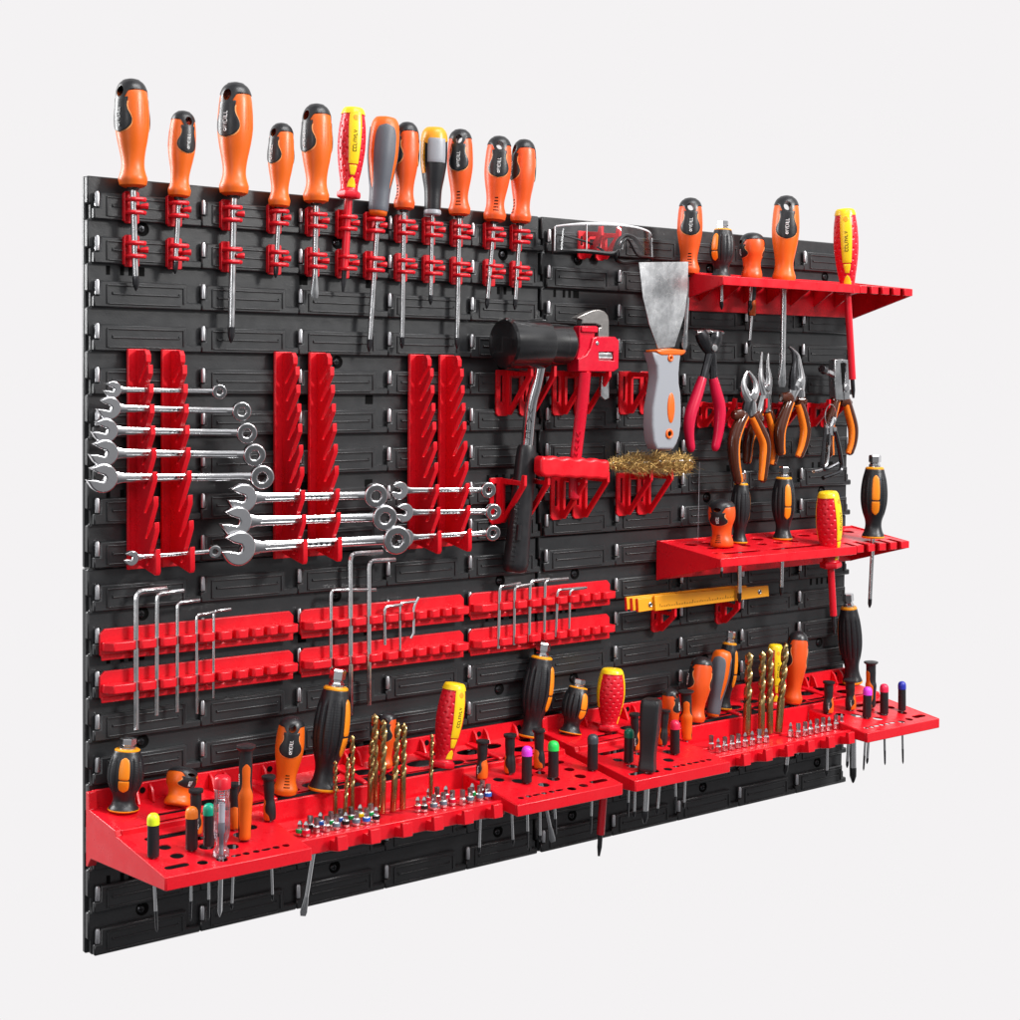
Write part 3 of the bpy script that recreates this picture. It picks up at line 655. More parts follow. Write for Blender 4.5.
    # small black drivers with an orange sleeve
    for key, prof in (('mini', P_MINI), ('mallet_top', P_MINI2)):
        g = revolve(prof, 0, 1, 60, 32, 0).mesh('grip', RUBBER, 30)
        il = MB()
        if key == 'mini':
            patch(il, prof, .01, .50, lin([(.01, 1.9), (.14, 1.7), (.2, 1.25), (.3, 1.05), (.4, 1.2), (.47, .9), (.50, .15)]), PI/2, .55, nt_=28, nw=16)
            tx = MB(); strokes(tx, prof, .14, .36, -.25, .3, True, None, 9)
        else:
            patch(il, prof, .01, .80, lin([(.01, 1.2), (.12, 1.0), (.2, 1.25), (.42, 1.3), (.48, 1.2), (.54, .8), (.62, .62), (.76, .6), (.80, .1)]), 0, .6, nt_=40, nw=16)
            tx = MB(); strokes(tx, prof, .58, .7, -1.3, .3, True, None, 9)
        PROTO[key] = [('grip', g), ('sleeve', il.mesh('sleeve', ORANGE, 40)), ('lettering', tx.mesh('lettering', WHITE))]
    # faceted black file handle
    P_FILE = [(0, .80), (.01, .86), (.05, .86), (.15, .80), (.3, .80), (.6, .95), (.9, 1.0), (.96, .94), (.99, .8), (1, .5)]
    def sqf(t, a): return 1/max(abs(math.cos(a+.5)), abs(math.sin(a+.5)), .80)*.86
    PROTO['file'] = [('grip', revolve(P_FILE, 0, 1, 40, 48, 0, sqf).mesh('grip', RUBBER, 35))]
protos()
for kd in ('orange', 'stubby'):                            # the redder make of the same handle
    L_ = []
    for nm, me in PROTO[kd]:
        q = me.copy()
        for i in range(len(q.materials)):
            if q.materials[i] in (ORANGE, None): q.materials[i] = ORANGE2
        L_.append((nm, q if nm == 'grip' else me))
    PROTO[kd+'_red'] = L_

def driver(kind, top, bot, wpx, label, d=None, deck=None, spin=0, tip=None, shaft=None, tipkind='cross', name='screwdriver', group=None, extra=(), cat='screwdriver', sleeve=None, dt=0):
    """handle from pixel bot (on deck, or at distance d) up to pixel top; shaft down to pixel row tip"""
    if deck == 'rear': B = on_deck(*bot, -627.6+.108*10+1, .108)
    elif deck == 'front': B = on_deck(*bot, -640.4+.140*76+1, .140)
    elif deck == 'mid': B = on_deck(*bot, -407.0+.115*10, .115)
    else: B = at(*bot, d)
    d = -B.y; T = at(*top, d+dt)
    R_ = frame(B, T, spin); L = (T-B).length; k = mm_per_px(B); R0 = wpx*k/2
    t = thing(name, label, cat, B, R_, group)
    lt = L/118 if kind.startswith('ratchet') else L/100
    for nm, me in PROTO[kind]+sum([PROTO[e] for e in extra], []):
        o = link(nm, me, t); o.scale = (R0/15, R0/15, lt)
    if tip is not None:
        tp = at(*tip, d) if isinstance(tip, tuple) else None
        Ls = (B-tp).length; loc = R_.transposed() @ (tp-B)
        r = (shaft or 5)*k/2
        ax = loc.normalized()
        b = MB(); tl = min(Ls*.25, r*4.5)
        if sleeve:
            b.tube([(0, 0, 2), loc-ax*tl*1.2], r, 14); b.build('sleeve', sleeve, t)
            q = MB(); q.tube([loc-ax*(tl*1.2+.5), loc-ax*tl*.5, loc], [r*.62, r*.62, r*.3], 10); q.build('tip', DARKSTEEL, t)
        elif tipkind == 'flat':
            b.tube([(0, 0, 2), loc-ax*tl*1.7], r, 14); q = MB()
            q.tube([loc-ax*tl*1.75, loc-ax*tl*1.2, loc-ax*tl*.35, loc], [r, r*1.25, r*1.5, r*1.1], 12, 0, [1, .75, .3, .18], R_.transposed() @ Vector((.3, 1, 0)))
            b.build('shaft', STEEL, t); q.build('blade', BRUSHED, t)
        else:
            b.tube([(0, 0, 2), loc-ax*tl], r, 14); b.build('shaft', STEEL, t)
            q = MB(); q.tube([loc-ax*(tl+.5), loc-ax*tl*.45, loc-ax*tl*.1, loc], [r*1.02, r*.98, r*.45, r*.15], 10)
            q.build('tip', DARKSTEEL, t)
        if kind.startswith(('orange', 'stubby')) and not sleeve:
            c = MB(); c.lathe([(r*1.7, -2.6), (r*1.9, 0), (r*1.9, 1.5)], 16); c.build('collar', RUBBER, t)
    return t
G1 = 'screwdrivers hanging in clips along the top edge'; D0 = 21
V, RI = 'orange_vent', 'orange_ridge'
driver('orange', (131.5, 79.6), (133, 187.7), 34, 'large orange screwdriver, leftmost in the top row, in short shaft with black cross tip', D0, spin=-48, tip=(136, 291), shaft=6.5, group=G1, extra=[RI])
driver('orange', (183.7, 111.6), (179, 197.6), 27, 'short orange screwdriver tilted right, second in the top row', D0, spin=28, tip=(175, 274), shaft=5.5, group=G1, extra=[RI])
driver('orange', (236, 83.2), (233.8, 195.8), 35, 'tallest orange screwdriver in the top row with a long thick shaft', D0, spin=-33, tip=(231, 343), shaft=7, group=G1, extra=[RI])
driver('orange', (282, 123.7), (279, 207.5), 26, 'shortest orange screwdriver, fourth in the top row', D0, spin=-45, tip=(275.6, 278), shaft=5, group=G1, extra=[RI])
driver('orange', (317, 104.5), (316, 203.4), 31, 'orange screwdriver with a flat blade just left of the red insulated one', D0, spin=-50, tip=(314.5, 298), shaft=6, tipkind='flat', group=G1, extra=[RI])
driver('insulated', (353.6, 108.3), (348.5, 198.7), 28, 'red and yellow insulated screwdriver hanging in the top row clips', D0, spin=14, tip=(343, 292), shaft=8, sleeve=REDGRIP, group=G1)
driver('grey', (386, 116.5), (377.8, 216.6), 30.5, 'grey and orange screwdriver hanging beside the red insulated one', D0, spin=8, tip=(369, 352), shaft=5.5, group=G1)
driver('orange_red', (407.7, 122.7), (404, 210), 25, 'orange screwdriver half hidden behind the grey gripped one', D0, spin=-62, tip=(402, 348.7), shaft=5, group=G1, extra=[V])
driver('badge', (434.5, 127.4), (432.5, 214), 27, 'black screwdriver with a yellow top and a grey checked badge', D0, spin=0, tip=(430.5, 305), shaft=4.3, group=G1)
driver('orange_red', (460.5, 129.7), (459.4, 216), 26, 'orange screwdriver with black face, third from the right in the top row', D0, spin=-8, tip=(457, 349), shaft=5, group=G1, extra=[V])
driver('orange_red', (499.8, 136.7), (494.4, 221.9), 27, 'orange screwdriver with black face, second from the right in the top row', D0, spin=4, tip=(486.6, 309), shaft=4.6, group=G1, extra=[V])
driver('orange_red', (524.6, 140), (520.3, 223.5), 25, 'rightmost orange screwdriver of the top row, black face turned left', D0, spin=-62, tip=(514.7, 310), shaft=4.6, group=G1, extra=[V])
# ---- on the top right shelf
G2 = 'screwdrivers standing in the top right shelf'
driver('orange_red', (690.6, 198.3), (688.6, 275), 25.5, 'orange screwdriver at the left end of the top right shelf, behind the spatula blade', 60, spin=4, tip=(684.4, 348), shaft=4.5, tipkind='flat', group=G2, extra=[V])
driver('ratchet', (723.3, 220.7), (721, 278), 25, 'stubby black ratchet driver on the top right shelf with chrome hex top', 60, spin=-38, tip=(721.7, 309.7), shaft=4, group=G2)
driver('stubby_red', (752.4, 233), (751.4, 280), 24.5, 'stubby orange screwdriver on the top right shelf', 62, spin=-68, tip=(749.5, 308), shaft=4, group=G2, extra=['stubby_vent'])
driver('orange', (786.7, 196.2), (783.7, 284), 27.5, 'large orange screwdriver on the top right shelf with a long flat bladed shaft', 62, spin=6, tip=(782, 387), shaft=6, tipkind='flat', group=G2)
driver('insulated', (845, 209), (847.5, 294.5), 24.5, 'red and yellow insulated screwdriver in the comb of the top right shelf', 106, spin=2, tip=(853.5, 398), shaft=7, sleeve=REDGRIP, group=G2)
driver('mini', (752.8, 284), (751.6, 316), 9, 'small orange driver hanging under the top right shelf', 45, spin=-20, tip=(749, 347), shaft=3, group=G2)
# ---- on the middle shelf
G3 = 'screwdrivers standing in the middle shelf'
driver('ratchet', (741.6, 473), (739, 543), 20, 'black driver behind the stubby orange one on the middle shelf', deck='mid', spin=120, tip=(739.5, 603), shaft=4.5, group=G3)
driver('stubby_red', (721.8, 499.3), (721.8, 547), 27, 'stubby orange screwdriver at the left end of the middle shelf', deck='mid', spin=-20, tip=(721.5, 578), shaft=3, group=G3, extra=['stubby_vent'])
driver('ratchet', (784, 466.5), (782.6, 539.4), 23.5, 'black ratchet driver in the centre of the middle shelf, orange pads facing right', deck='mid', spin=24, tip=(781, 596), shaft=4, group=G3)
driver('insulated', (828, 491.4), (830.8, 568), 25, 'red and yellow insulated screwdriver sunk through the comb of the middle shelf', 100, spin=62, tip=(834.5, 634), shaft=7, sleeve=REDGRIP, group=G3)
driver('ratchet', (875, 455), (873, 538), 26.5, 'black ratchet driver at the right end of the middle shelf past the board edge', 100, spin=8, tip=(869.6, 608), shaft=4, group=G3)

# ================================================================== lower shelves: everything standing in them
G4 = 'screwdrivers standing in the long lower shelves'
GP = 'slim pens with coloured caps in the lower shelves'; GM = 'small drivers with orange sleeves in the lower shelves'
def ld(kind, top, bot, wpx, label, deck, **k): return driver(kind, top, bot, wpx, label, deck=deck, group=k.pop('group', G4), **k)
ld('ratchet', (128.3, 738), (123.3, 810), 36, 'squat black ratchet driver with orange pads at the left end of the lower shelf', 'rear', spin=-6)
ld('stubby', (184, 767), (177, 806), 31, 'stubby orange screwdriver leaning among the drivers near the left end of the lower shelf', 'rear', spin=32, dt=-8)
ld('mallet_top', (246, 743.5), (244.5, 840), 16, 'tall orange driver with flanged black top right of the clear tester', 'front', spin=8, name='striking_driver')
ld('orange', (292.5, 716.6), (284.8, 795), 29, 'orange screwdriver with vents standing left of the big black ratchet driver', 'rear', spin=4, extra=[V])
ld('ratchet', (338.4, 669), (323, 790), 36, 'tall black ratchet driver leaning right above the gold drill bits', 'rear', spin=62, tip=(303, 916), shaft=5, tipkind='flat')
ld('orange_red', (387.3, 712.3), (384, 768), 20.5, 'small orange screwdriver behind the gold drill bits on the left lower shelf', 'rear', spin=170)
ld('insulated', (455, 683), (442.5, 767.4), 28, 'red and yellow insulated screwdriver leaning right on the left lower shelf', 'rear', spin=40)
ld('ratchet', (544, 642.7), (530.5, 737), 31, 'tall black ratchet driver behind the magenta and green pens', 'rear', spin=66, tip=(553, 842), shaft=4.5, tipkind='flat')
ld('ratchet', (580, 679), (570, 733), 27, 'short black ratchet driver leaning left of the red insulated driver', 'rear', spin=42)
ld('insulated', (612.3, 668.5), (608.5, 730), 27, 'red and yellow insulated screwdriver turned to its red side at the shelf joint', 'rear', spin=98, tip=(598.8, 856), shaft=8, sleeve=REDGRIP)
ld('file', (651.6, 698), (647, 771), 22, 'faceted black file handle standing in the right lower shelf', 'front', spin=14, tip=(644.5, 824), shaft=6.5, name='file_handle', cat='file')
ld('orange_red', (670, 689), (673, 735), 18, 'small orange driver half hidden behind the black file handle', 'rear', spin=60)
ld('orange_red', (703, 657), (694.5, 722), 24, 'orange screwdriver with black cap leaning right beside the grey one', 'rear', spin=-75)
ld('grey', (723, 649.6), (712.6, 717), 21, 'grey and orange screwdriver leaning right on the right lower shelf', 'rear', spin=-14)
ld('ratchet', (731, 631.3), (723, 709), 20.5, 'black ratchet driver behind the grey and orange one on the right lower shelf', 'rear', spin=60)
ld('insulated', (775.5, 644.4), (773.5, 708), 17, 'slim yellow faced insulated driver behind the right gold drill bits', 'rear', spin=25)
ld('orange_red', (798.7, 631.4), (792.5, 704), 22, 'orange screwdriver with plain back right of the gold drill bits', 'rear', spin=112, tip=(785, 775), shaft=4.5)
ld('ratchet_plain', (848, 593.5), (852.5, 683), 23.5, 'tall black ratchet driver at the right edge of the board', 'rear', spin=-115, tip=(853, 783), shaft=7)
ld('mallet_top', (871, 661), (871, 707), 11.5, 'orange sided driver with flat black top behind the magenta pen at the right end', 'front', spin=-50, tip=(867, 764), shaft=2.6, name='striking_driver')
ld('mallet_top', (686, 690), (687, 740), 13, 'orange driver with flat black top beside the rose capped pen', 'front', spin=2, tip=(683.6, 809), shaft=3, name='striking_driver')
minis = [((196, 788.5), (196, 834), 14, 30, None, 'behind the orange capped pen', 'front'), ((233.5, 782.5), (235, 829), 12, -90, (231.5, 910), 'half hidden behind the clear tester', 'front'),
 ((268.5, 775), (270, 820), 13.5, 160, (272.5, 901), 'left of the vented orange screwdriver', 'front'), ((482.8, 739.7), (481.6, 778.6), 13, -30, (479, 854), 'first of three left of the magenta pen', 'front'),
 ((510, 733.5), (510, 773), 12.5, 150, (513, 846), 'just left of the magenta pen', 'front'), ((538.8, 728.6), (539.5, 768), 12.5, -160, (540, 842), 'between the magenta and green pens', 'front'),
 ((634.4, 712.8), (636, 750), 10.5, 10, (634, 818), 'behind the dark green pen', 'front'), ((665.6, 709), (662.6, 745), 10, 160, (657, 815), 'between the file handle and the rose pen', 'front'),
 ((828.9, 680.8), (828, 713), 11.5, 20, (826.5, 777), 'above the last row of bits', 'front'), ((850, 679), (850.6, 709.5), 11.5, 20, (847, 768), 'at the foot of the tall right ratchet driver', 'front')]
for tp, bt, wd, sp, tip, wh, dk in minis:
    ld('mini', tp, bt, wd, 'small black driver with orange sleeve '+wh, dk, spin=sp, tip=tip, shaft=3 if tip else None, group=GM, name='small_driver')

def pen(top, bot, wpx, capm, label, tip, clip=False):
    B = on_deck(*bot, -640.4+.140*76+1, .140); d = -B.y; T = at(*top, d); R_ = frame(B, T); L = (T-B).length; k = mm_per_px(B); r = wpx*k/2
    t = thing('precision_driver', label, 'precision driver', B, R_, GP)
    b = MB(); b.lathe([(r*.7, 0), (r*.96, .8), (r, 2), (r*.98, L*.74)], 22); b.build('barrel', SOFTBLACK, t)
    c = MB(); h = L*.27; z = L*.73
    c.lathe([(r*.9, z), (r*1.04, z+.3), (r*1.04, z+h*.45), (r*.98, z+h*.66), (r*.80, z+h*.85), (r*.5, z+h*.96), (r*.15, z+h)], 22)
    c.build('cap', capm, t)
    if tip:
        tp = R_.transposed() @ (at(*tip, d)-B); a = tp.normalized(); s = MB(); s.tube([(0, 0, 1), tp*.72], 1.5, 10); s.build('shaft', STEEL, t)
        s = MB(); s.tube([tp*.715, tp*.96, tp], [1.5, 1.2, .4], 8); s.build('tip', DARKSTEEL, t)
    return t
pen((153.3, 813), (153.3, 857), 12, LIME, 'black precision driver with a lime yellow cap', (156.8, 932))
pen((191.7, 806.5), (191.7, 849.5), 12.2, CAPOR, 'black precision driver with an orange cap', (190.4, 921))
pen((209, 803.3), (209, 846), 11.6, TEAL, 'black precision driver with a teal cap left of the clear tester', (208.4, 920))
pen((527, 746), (526.7, 782.5), 10.5, MAGENTA, 'black precision driver with a magenta cap on the left lower shelf', (528, 850))
pen((553.5, 740.7), (553.2, 777), 10.8, GREEN, 'black precision driver with a bright green cap', (556, 835))
pen((593, 734), (592.4, 769.5), 10.8, DGREY, 'black precision driver with a charcoal cap', (590.7, 834))
pen((629, 728.4), (628.7, 762), 9.8, DGREEN, 'black precision driver with a dark green cap', (628, 818))
pen((674.9, 720), (675, 753.5), 9.8, PINKRED, 'black precision driver with a rose red cap beside the flat topped driver', (675.7, 813))
pen((867.8, 686.7), (866.8, 717.5), 8.8, MAGENTA, 'black precision driver with a magenta cap near the right shelf end', (863.5, 770.6))
pen((884.2, 683.7), (884.2, 714), 8.4, PINKRED, 'black precision driver with a rose red cap, second from the right end', (885, 765))
pen((902, 681.2), (902, 710.5), 7.8, BLUE, 'black precision driver with a blue cap at the right shelf end', (903, 763.8))

def tester():
    B = on_deck(221.2, 857.4, -640.4+.140*76+1, .140); T = at(222.5, 775.7, -B.y); R_ = frame(B, T); L = (T-B).length; r = 8.0*mm_per_px(B)
    t = thing('voltage_tester', 'clear plastic voltage tester with a red cap in the left lower shelf', 'voltage tester', B, R_)
    def hx(a, z): return 1+.06*math.cos(6*a)
    b = MB(); b.lathe([(r*.7, 0), (r*.98, 1.5), (r*.98, 7), (r*.7, 10), (r*.66, 14), (r*.9, 20), (r, 26), (r, L*.66), (r*.86, L*.7), (r*.92, L*.85)], 36, 0, None, hx); b.build('body', CLEAR, t)
    c = MB(); c.lathe([(r*.9, L*.845), (r*1.06, L*.85), (r*1.06, L*.97), (r*.8, L), (r*.3, L*1.002)], 28); c.build('cap', REDGRIP, t, angle=50)
    i = MB(); i.lathe([(2.2, 3), (2.2, 22), (3.4, 24), (3.4, L*.42)], 14); i.build('resistor', SILVERGREY, t)
    i = MB(); i.lathe([(3.1, L*.43), (3.1, L*.66)], 14); i.build('neon_bulb', WHITE, t)
    i = MB(); i.tube([(2.9*math.cos(q*.8), 2.9*math.sin(q*.8), L*.66+q*.32) for q in range(50)], .5, 6); i.build('spring', STEEL, t)
    tp = R_.transposed() @ (at(219.6, 917, -B.y)-B)
    s = MB(); s.tube([(0, 0, 1), tp*.9, tp], [2.3, 2.3, .8], 12, 0, [1, 1, .4]); s.build('shaft', STEEL, t)
tester()

def bit(px, py, label, band=None, h=15, kind=0, zfloor=-657.6, group='screwdriver bits in the front trays'):
    B = on_deck(px, py, zfloor, 0); k = mm_per_px(B); H = h*k
    t = thing('driver_bit', label, 'driver bit', B, None, group)
    b = MB(); r = 3.9
    b.lathe([(r*.85, 0), (r, 1), (r, H*.42), (r*.72, H*.5), (r*.7, H*.56)], 6); b.build('shank', STEEL, t, angle=25)
    c = MB(); 
    if kind == 0: c.lathe([(r*.68, H*.55), (r*.7, H*.74), (r*.78, H*.78), (r*.35, H*.97), (r*.1, H)], 4)
    elif kind == 1: c.lathe([(r*.75, H*.55), (r*.8, H*.6), (r*.8, H*.97), (r*.5, H)], 6)
    else: c.tube([(0, 0, H*.55), (0, 0, H*.75), (0, 0, H)], [r*.6, r*.85, r*.8], 10, 0, [1, .5, .25], (1, 1, 0))
    c.build('point', BITSTEEL, t, angle=25)
    if band:
        d = MB(); d.lathe([(r*1.02, H*.2), (r*1.1, H*.22), (r*1.1, H*.42), (r*1.02, H*.44)], 14); d.build('band', BANDS[band], t)
    return t
def c3(x, y): return 280+x/7.286, 710+y/7.286
def c4(x, y): return 400+x/7.846, 690+y/7.846
ORD = ['first', 'second', 'third', 'fourth', 'fifth', 'sixth', 'seventh', 'eighth', 'ninth', 'tenth', 'eleventh', 'twelfth', 'thirteenth', 'fourteenth', 'fifteenth', 'sixteenth']
bl = [(145, 915, 'green', 0), (190, 920, 'red', 0), (220, 880, 'black', 2), (265, 895, None, 1), (295, 855, 'blue', 0), (340, 885, None, 1), (370, 850, 'green', 1), (410, 870, 'grey', 1), (440, 830, 'blue', 1), (480, 853, 'black', 0), (515, 815, 'green', 1), (555, 842, 'grey', 1), (585, 798, 'yellow', 0), (630, 830, 'blue', 1), (660, 790, 'green', 1), (700, 815, 'black', 0)]
for i, (x, y, bd, kd) in enumerate(bl):
    bit(*c3(x, y), 'steel driver bit with %s, %s from the left in the first tray' % ('a '+bd+' band' if bd else 'no band', ORD[i]), bd, 15.5, kd)
br = [(140, 955, 'red', 0), (190, 955, 'black', 0), (225, 890, 'red', 0), (265, 940, 'grey', 1), (290, 880, None, 1), (340, 922, 'grey', 1), (360, 870, 'red', 0), (410, 905, 'red', 1), (490, 902, None, 1), (550, 887, 'grey', 1), (567, 850, 'green', 0), (625, 868, 'grey', 1), (645, 830, None, 1), (690, 857, 'blue', 1)]
for i, (x, y, bd, kd) in enumerate(br):
    bit(*c4(x, y), 'steel driver bit with %s, %s from the left in the second tray' % ('a '+bd+' band' if bd else 'no band', ORD[i]), bd, 15.5, kd)
for i, (x, y) in enumerate([(711, 749.5), (718, 752.5), (724.7, 751), (731.8, 749.6), (738, 748), (745, 746.7), (752, 745.3), (759, 743.3), (766, 742.6)]):
    bit(x, y, 'plain steel driver bit, %s from the left in the tray before the right gold drills' % ORD[i], None, 14.5, (1, 0, 1, 1, 1, 0, 0, 2, 0)[i])
for i, (x, y) in enumerate([(790.4, 736.8), (798, 737.4), (804.8, 736), (810.3, 734.6), (816.5, 733.2), (822.7, 731.8), (828.9, 731), (835.7, 729.2), (841.5, 728.2)]):
    bit(x, y, 'plain steel driver bit, %s from the left in the rightmost tray' % ORD[i], None, 14.5, (0, 2, 1, 0, 1, 1, 0, 1, 0)[i])

def drill(top, bot, wpx, label):
    B = on_deck(*bot, -653.5, 0); T = at(*top, -B.y); R_ = frame(B, T, random.uniform(0, 360)); L = (T-B).length; r = wpx*mm_per_px(B)/2
    t = thing('drill_bit', label, 'drill bit', B, R_, 'gold twist drill bits in the lower shelves')
    s = MB(); z1 = L*.36; s.lathe([(r*.9, 0), (r, .6), (r, z1)], 16); s.build('shank', BRASS, t)
    n = 26; N = 70; b = MB(); vs = []
    turns = (L-z1)/(r*2*4.4)
    for i in range(N+1):
        q = i/N; z = z1+q*(L-z1); tw = 2*PI*turns*q; e = 1 if q < .95 else max(.12, 1-(q-.95)/.05*.88)
        dep = min(1, q*9)
        for j in range(n):
            a = 2*PI*j/n; c = abs(math.cos(a)); rr = r*e*(1-.5*dep*max(0, min(1, (c-.55)/.35)))
            rr = rr if abs(math.sin(a)) < .985 else r*e*1.03
            vs.append((rr*math.cos(a+tw), rr*math.sin(a+tw), z))
    fs = [(i*n+j, i*n+(j+1) % n, (i+1)*n+(j+1) % n, (i+1)*n+j) for i in range(N) for j in range(n)]+[tuple(range(N*n, N*n+n))]
    b.add(vs, fs); b.build('fluted_body', BRASS, t, angle=50)
DL = [((335.3, 760.8), (335, 818), 4.4, 'shortest gold drill bit, first of the left group'), ((348, 757), (344.5, 820), 4.4, 'thin gold drill bit leaning behind the short bits, second of the left group'),
 ((352.3, 735.4), (352, 814), 5.2, 'gold drill bit, third of the left group'), ((374.7, 713.5), (374.7, 806), 7.2, 'tallest gold drill bit of the left lower shelf'),
 ((372, 738.8), (370, 808), 6.4, 'gold drill bit in front of the tallest one on the left shelf'), ((383.6, 719.6), (381.8, 813), 7.4, 'thick gold drill bit before the orange screwdriver on the left shelf'),
 ((398, 721.7), (393, 811), 6.2, 'gold drill bit leaning right, second from right of the large left group'), ((404, 722.4), (402.6, 809), 6.2, 'gold drill bit at the right of the large left group'),
 ((431.9, 734), (430.6, 800), 4.2, 'single thin gold drill bit beside the red and yellow screwdriver'), ((749.2, 652), (746.5, 735), 8, 'gold drill bit, leftmost of four on the right lower shelf'),
 ((762.5, 651.3), (761.3, 735), 6.8, 'gold drill bit, second of four on the right lower shelf'), ((769.8, 648.5), (769.8, 733), 7, 'gold drill bit left of the yellow faced driver'),
 ((785.6, 642.4), (778.5, 732), 7.6, 'gold drill bit leaning right against the orange screwdriver')]
for a, b_, wd, lab in DL: drill(a, b_, wd, lab)

# ================================================================== wrenches
def wrench(jaw, ring_, size, label, d=36, jaw_open=1):
    """jaw and ring centres in pixels; size: ring outer diameter px"""
    J = at(*jaw, d); K = at(*ring_, d); k = mm_per_px(J); L = (K-J).length; rr = size*k*.5*.98
    x = (K-J).normalized(); y = Vector((0, 1, 0)); y = (y-x*y.dot(x)).normalized(); z = x.cross(y)
    R_ = Matrix((x, y, z)).transposed() @ Matrix.Rotation(math.radians(6), 3, 'X')
    t = thing('combination_wrench', label, 'wrench', (J+K)/2, R_, 'chrome combination wrenches')
    h = rr*.50; th = max(2.6, rr*.38); hl = L/2
    # shank: I section
    s = MB(); s.tube([(-hl+rr*.9, 0, 0), (-hl+rr*1.9, 0, 0), (0, 0, 0), (hl-rr*1.3, 0, 0), (hl-rr*.6, -th*.4, 0)], [h*1.45, h*.95, h*.78, h*.82, h*1.1], 8, 0, [th*.8/(h*1.45), th*.75/h, th*.75/h, th*.75/h, th*.7/h], (0, 1, 0), PI/8)
    s.build('shank', CHROME, t, bevel=.3)
    g = MB(); g.box(-hl+rr*2.2, hl-rr*1.9, -th*.80-.0, -th*.2, h*.26, h*.36); g.box(-hl+rr*2.2, hl-rr*1.9, -th*.80, -th*.2, -h*.36, -h*.26)
    rnd = random.Random(int(jaw[1]))
    for q in range(5):
        xx = -rr+q*rr*.5; g.box(xx, xx+rr*.2, -th*.79, -th*.2, -h*.16, h*.16, 1)
    g.build('stamped_lines', [STEEL, DARKSTEEL], t)
    # ring end with twelve point opening
    nn = 24; outer = [(rr*math.cos(2*PI*i/48), rr*math.sin(2*PI*i/48)) for i in range(48)]
    inn = [(rr*(.66 if i % 2 else .60)*math.cos(2*PI*i/nn), rr*(.66 if i % 2 else .60)*math.sin(2*PI*i/nn)) for i in range(nn)]
    vs, fs = flat(outer, [inn], th*2.3, min(rr*.17, th*1.1))
    Xr = Matrix.Translation((hl, -th*.5, 0)) @ Matrix.Rotation(math.radians(-13), 4, 'Z')
    b = MB(); b.add([(v.x, v.z+th*1.15, v.y) for v in vs], fs, 0, Xr); b.build('ring_end', CHROME, t, angle=30)
    # open jaw
    R2 = rr*1.18; th2 = th*1.9; pts = []
    a0 = math.radians(205); gap = .62*R2
    # outline of the head with a parallel slot pointing left and down
    outl = []
    for i in range(33):
        a = math.radians(-128+i*(256)/32); outl.append((R2*math.cos(a)*1.0, R2*math.sin(a)*.98))
    slotp = [(-R2*.95, gap*.80), (-R2*.55, gap*.62), (R2*.05, gap*.62), (R2*.30, gap*.30), (R2*.30, -gap*.30), (R2*.05, -gap*.62), (-R2*.55, -gap*.62), (-R2*.95, -gap*.80)]
    poly = outl+slotp
    vs, fs = flat(poly, [], th2, min(R2*.14, th*.9))
    Xj = Matrix.Translation((-hl, 0, 0)) @ Matrix.Rotation(math.radians(15), 4, 'Y') @ Matrix.Scale(-1, 4, (1, 0, 0)) @ Matrix.Scale(-1, 4, (1, 0, 0))
    b = MB(); b.add([(v.x, v.z+th2/2, v.y) for v in vs], fs, 0, Xj); b.build('open_jaw', CHROME, t, angle=30)
    return t
wrench((112.5, 389.5), (218.5, 391.4), 13.5, 'smallest of the five chrome wrenches stacked on the left racks, topmost')
wrench((109, 408), (240.5, 411), 18, 'chrome wrench, second from the top on the left racks')
wrench((105, 430.5), (245.5, 432.7), 19.5, 'chrome wrench, third from the top on the left racks')
wrench((104, 453), (253, 454.5), 21.5, 'chrome wrench, fourth from the top on the left racks')
wrench((102.5, 478), (260.5, 476.5), 23, 'chrome wrench, fifth and longest on the left racks')
wrench((131, 558), (214, 551), 12, 'short chrome wrench in the bottom teeth of the left racks', 46)
wrench((242, 498), (374, 495), 23, 'chrome wrench, upper of three on the middle racks', 44)
wrench((236, 521.5), (382.6, 517), 24.5, 'chrome wrench, middle of three on the middle racks', 46)
wrench((238, 548), (394.3, 539), 27.5, 'largest chrome wrench, lowest on the middle racks', 48)
wrench((399, 490.5), (487, 489.7), 14.5, 'small chrome wrench, upper of three on the right racks', 44)
wrench((404, 512.5), (492, 511.4), 15, 'small chrome wrench, middle of three on the right racks', 46)
wrench((405, 538), (491.5, 532.6), 14.5, 'small chrome wrench, lowest of three on the right racks', 48)

# ================================================================== hex keys
def hexkey(top, bot, arm, wpx, label, d=22, pts=None):
    A = at(*top, d); B = at(*bot, d); k = mm_per_px(A); r = wpx*k/2
    t = thing('hex_key', label, 'hex key', B, None, 'bare steel hex keys in the red racks')
    if pts: path = [at(*p, d)-B for p in pts]
    else:
        u = A.x; 
        C = at(*arm, d); ln = (C-A)
        f = min(r*3, ln.length*.3, (A-B).length*.2); dx = ln.normalized(); up = (A-B).normalized()
        path = [Vector((0, 0, 0)), (A-B)-up*f]
        for q in (.25, .5, .75): path.append((A-B)-up*f*(1-q)**2+dx*f*q*q)
        path += [(A-B)+dx*f, C-B]
    b = MB(); b.tube(path, r*1.08, 6, 0, None, None, .3)
    b.build('key', STEEL, t, bevel=.25, angle=28)
    e = MB(); v = (Vector(path[0])-Vector(path[1])).normalized(); e.lathe([(r*.8, -.3), (r*1.0, 0)], 6, 0, Matrix.Translation(path[0]))
    return t
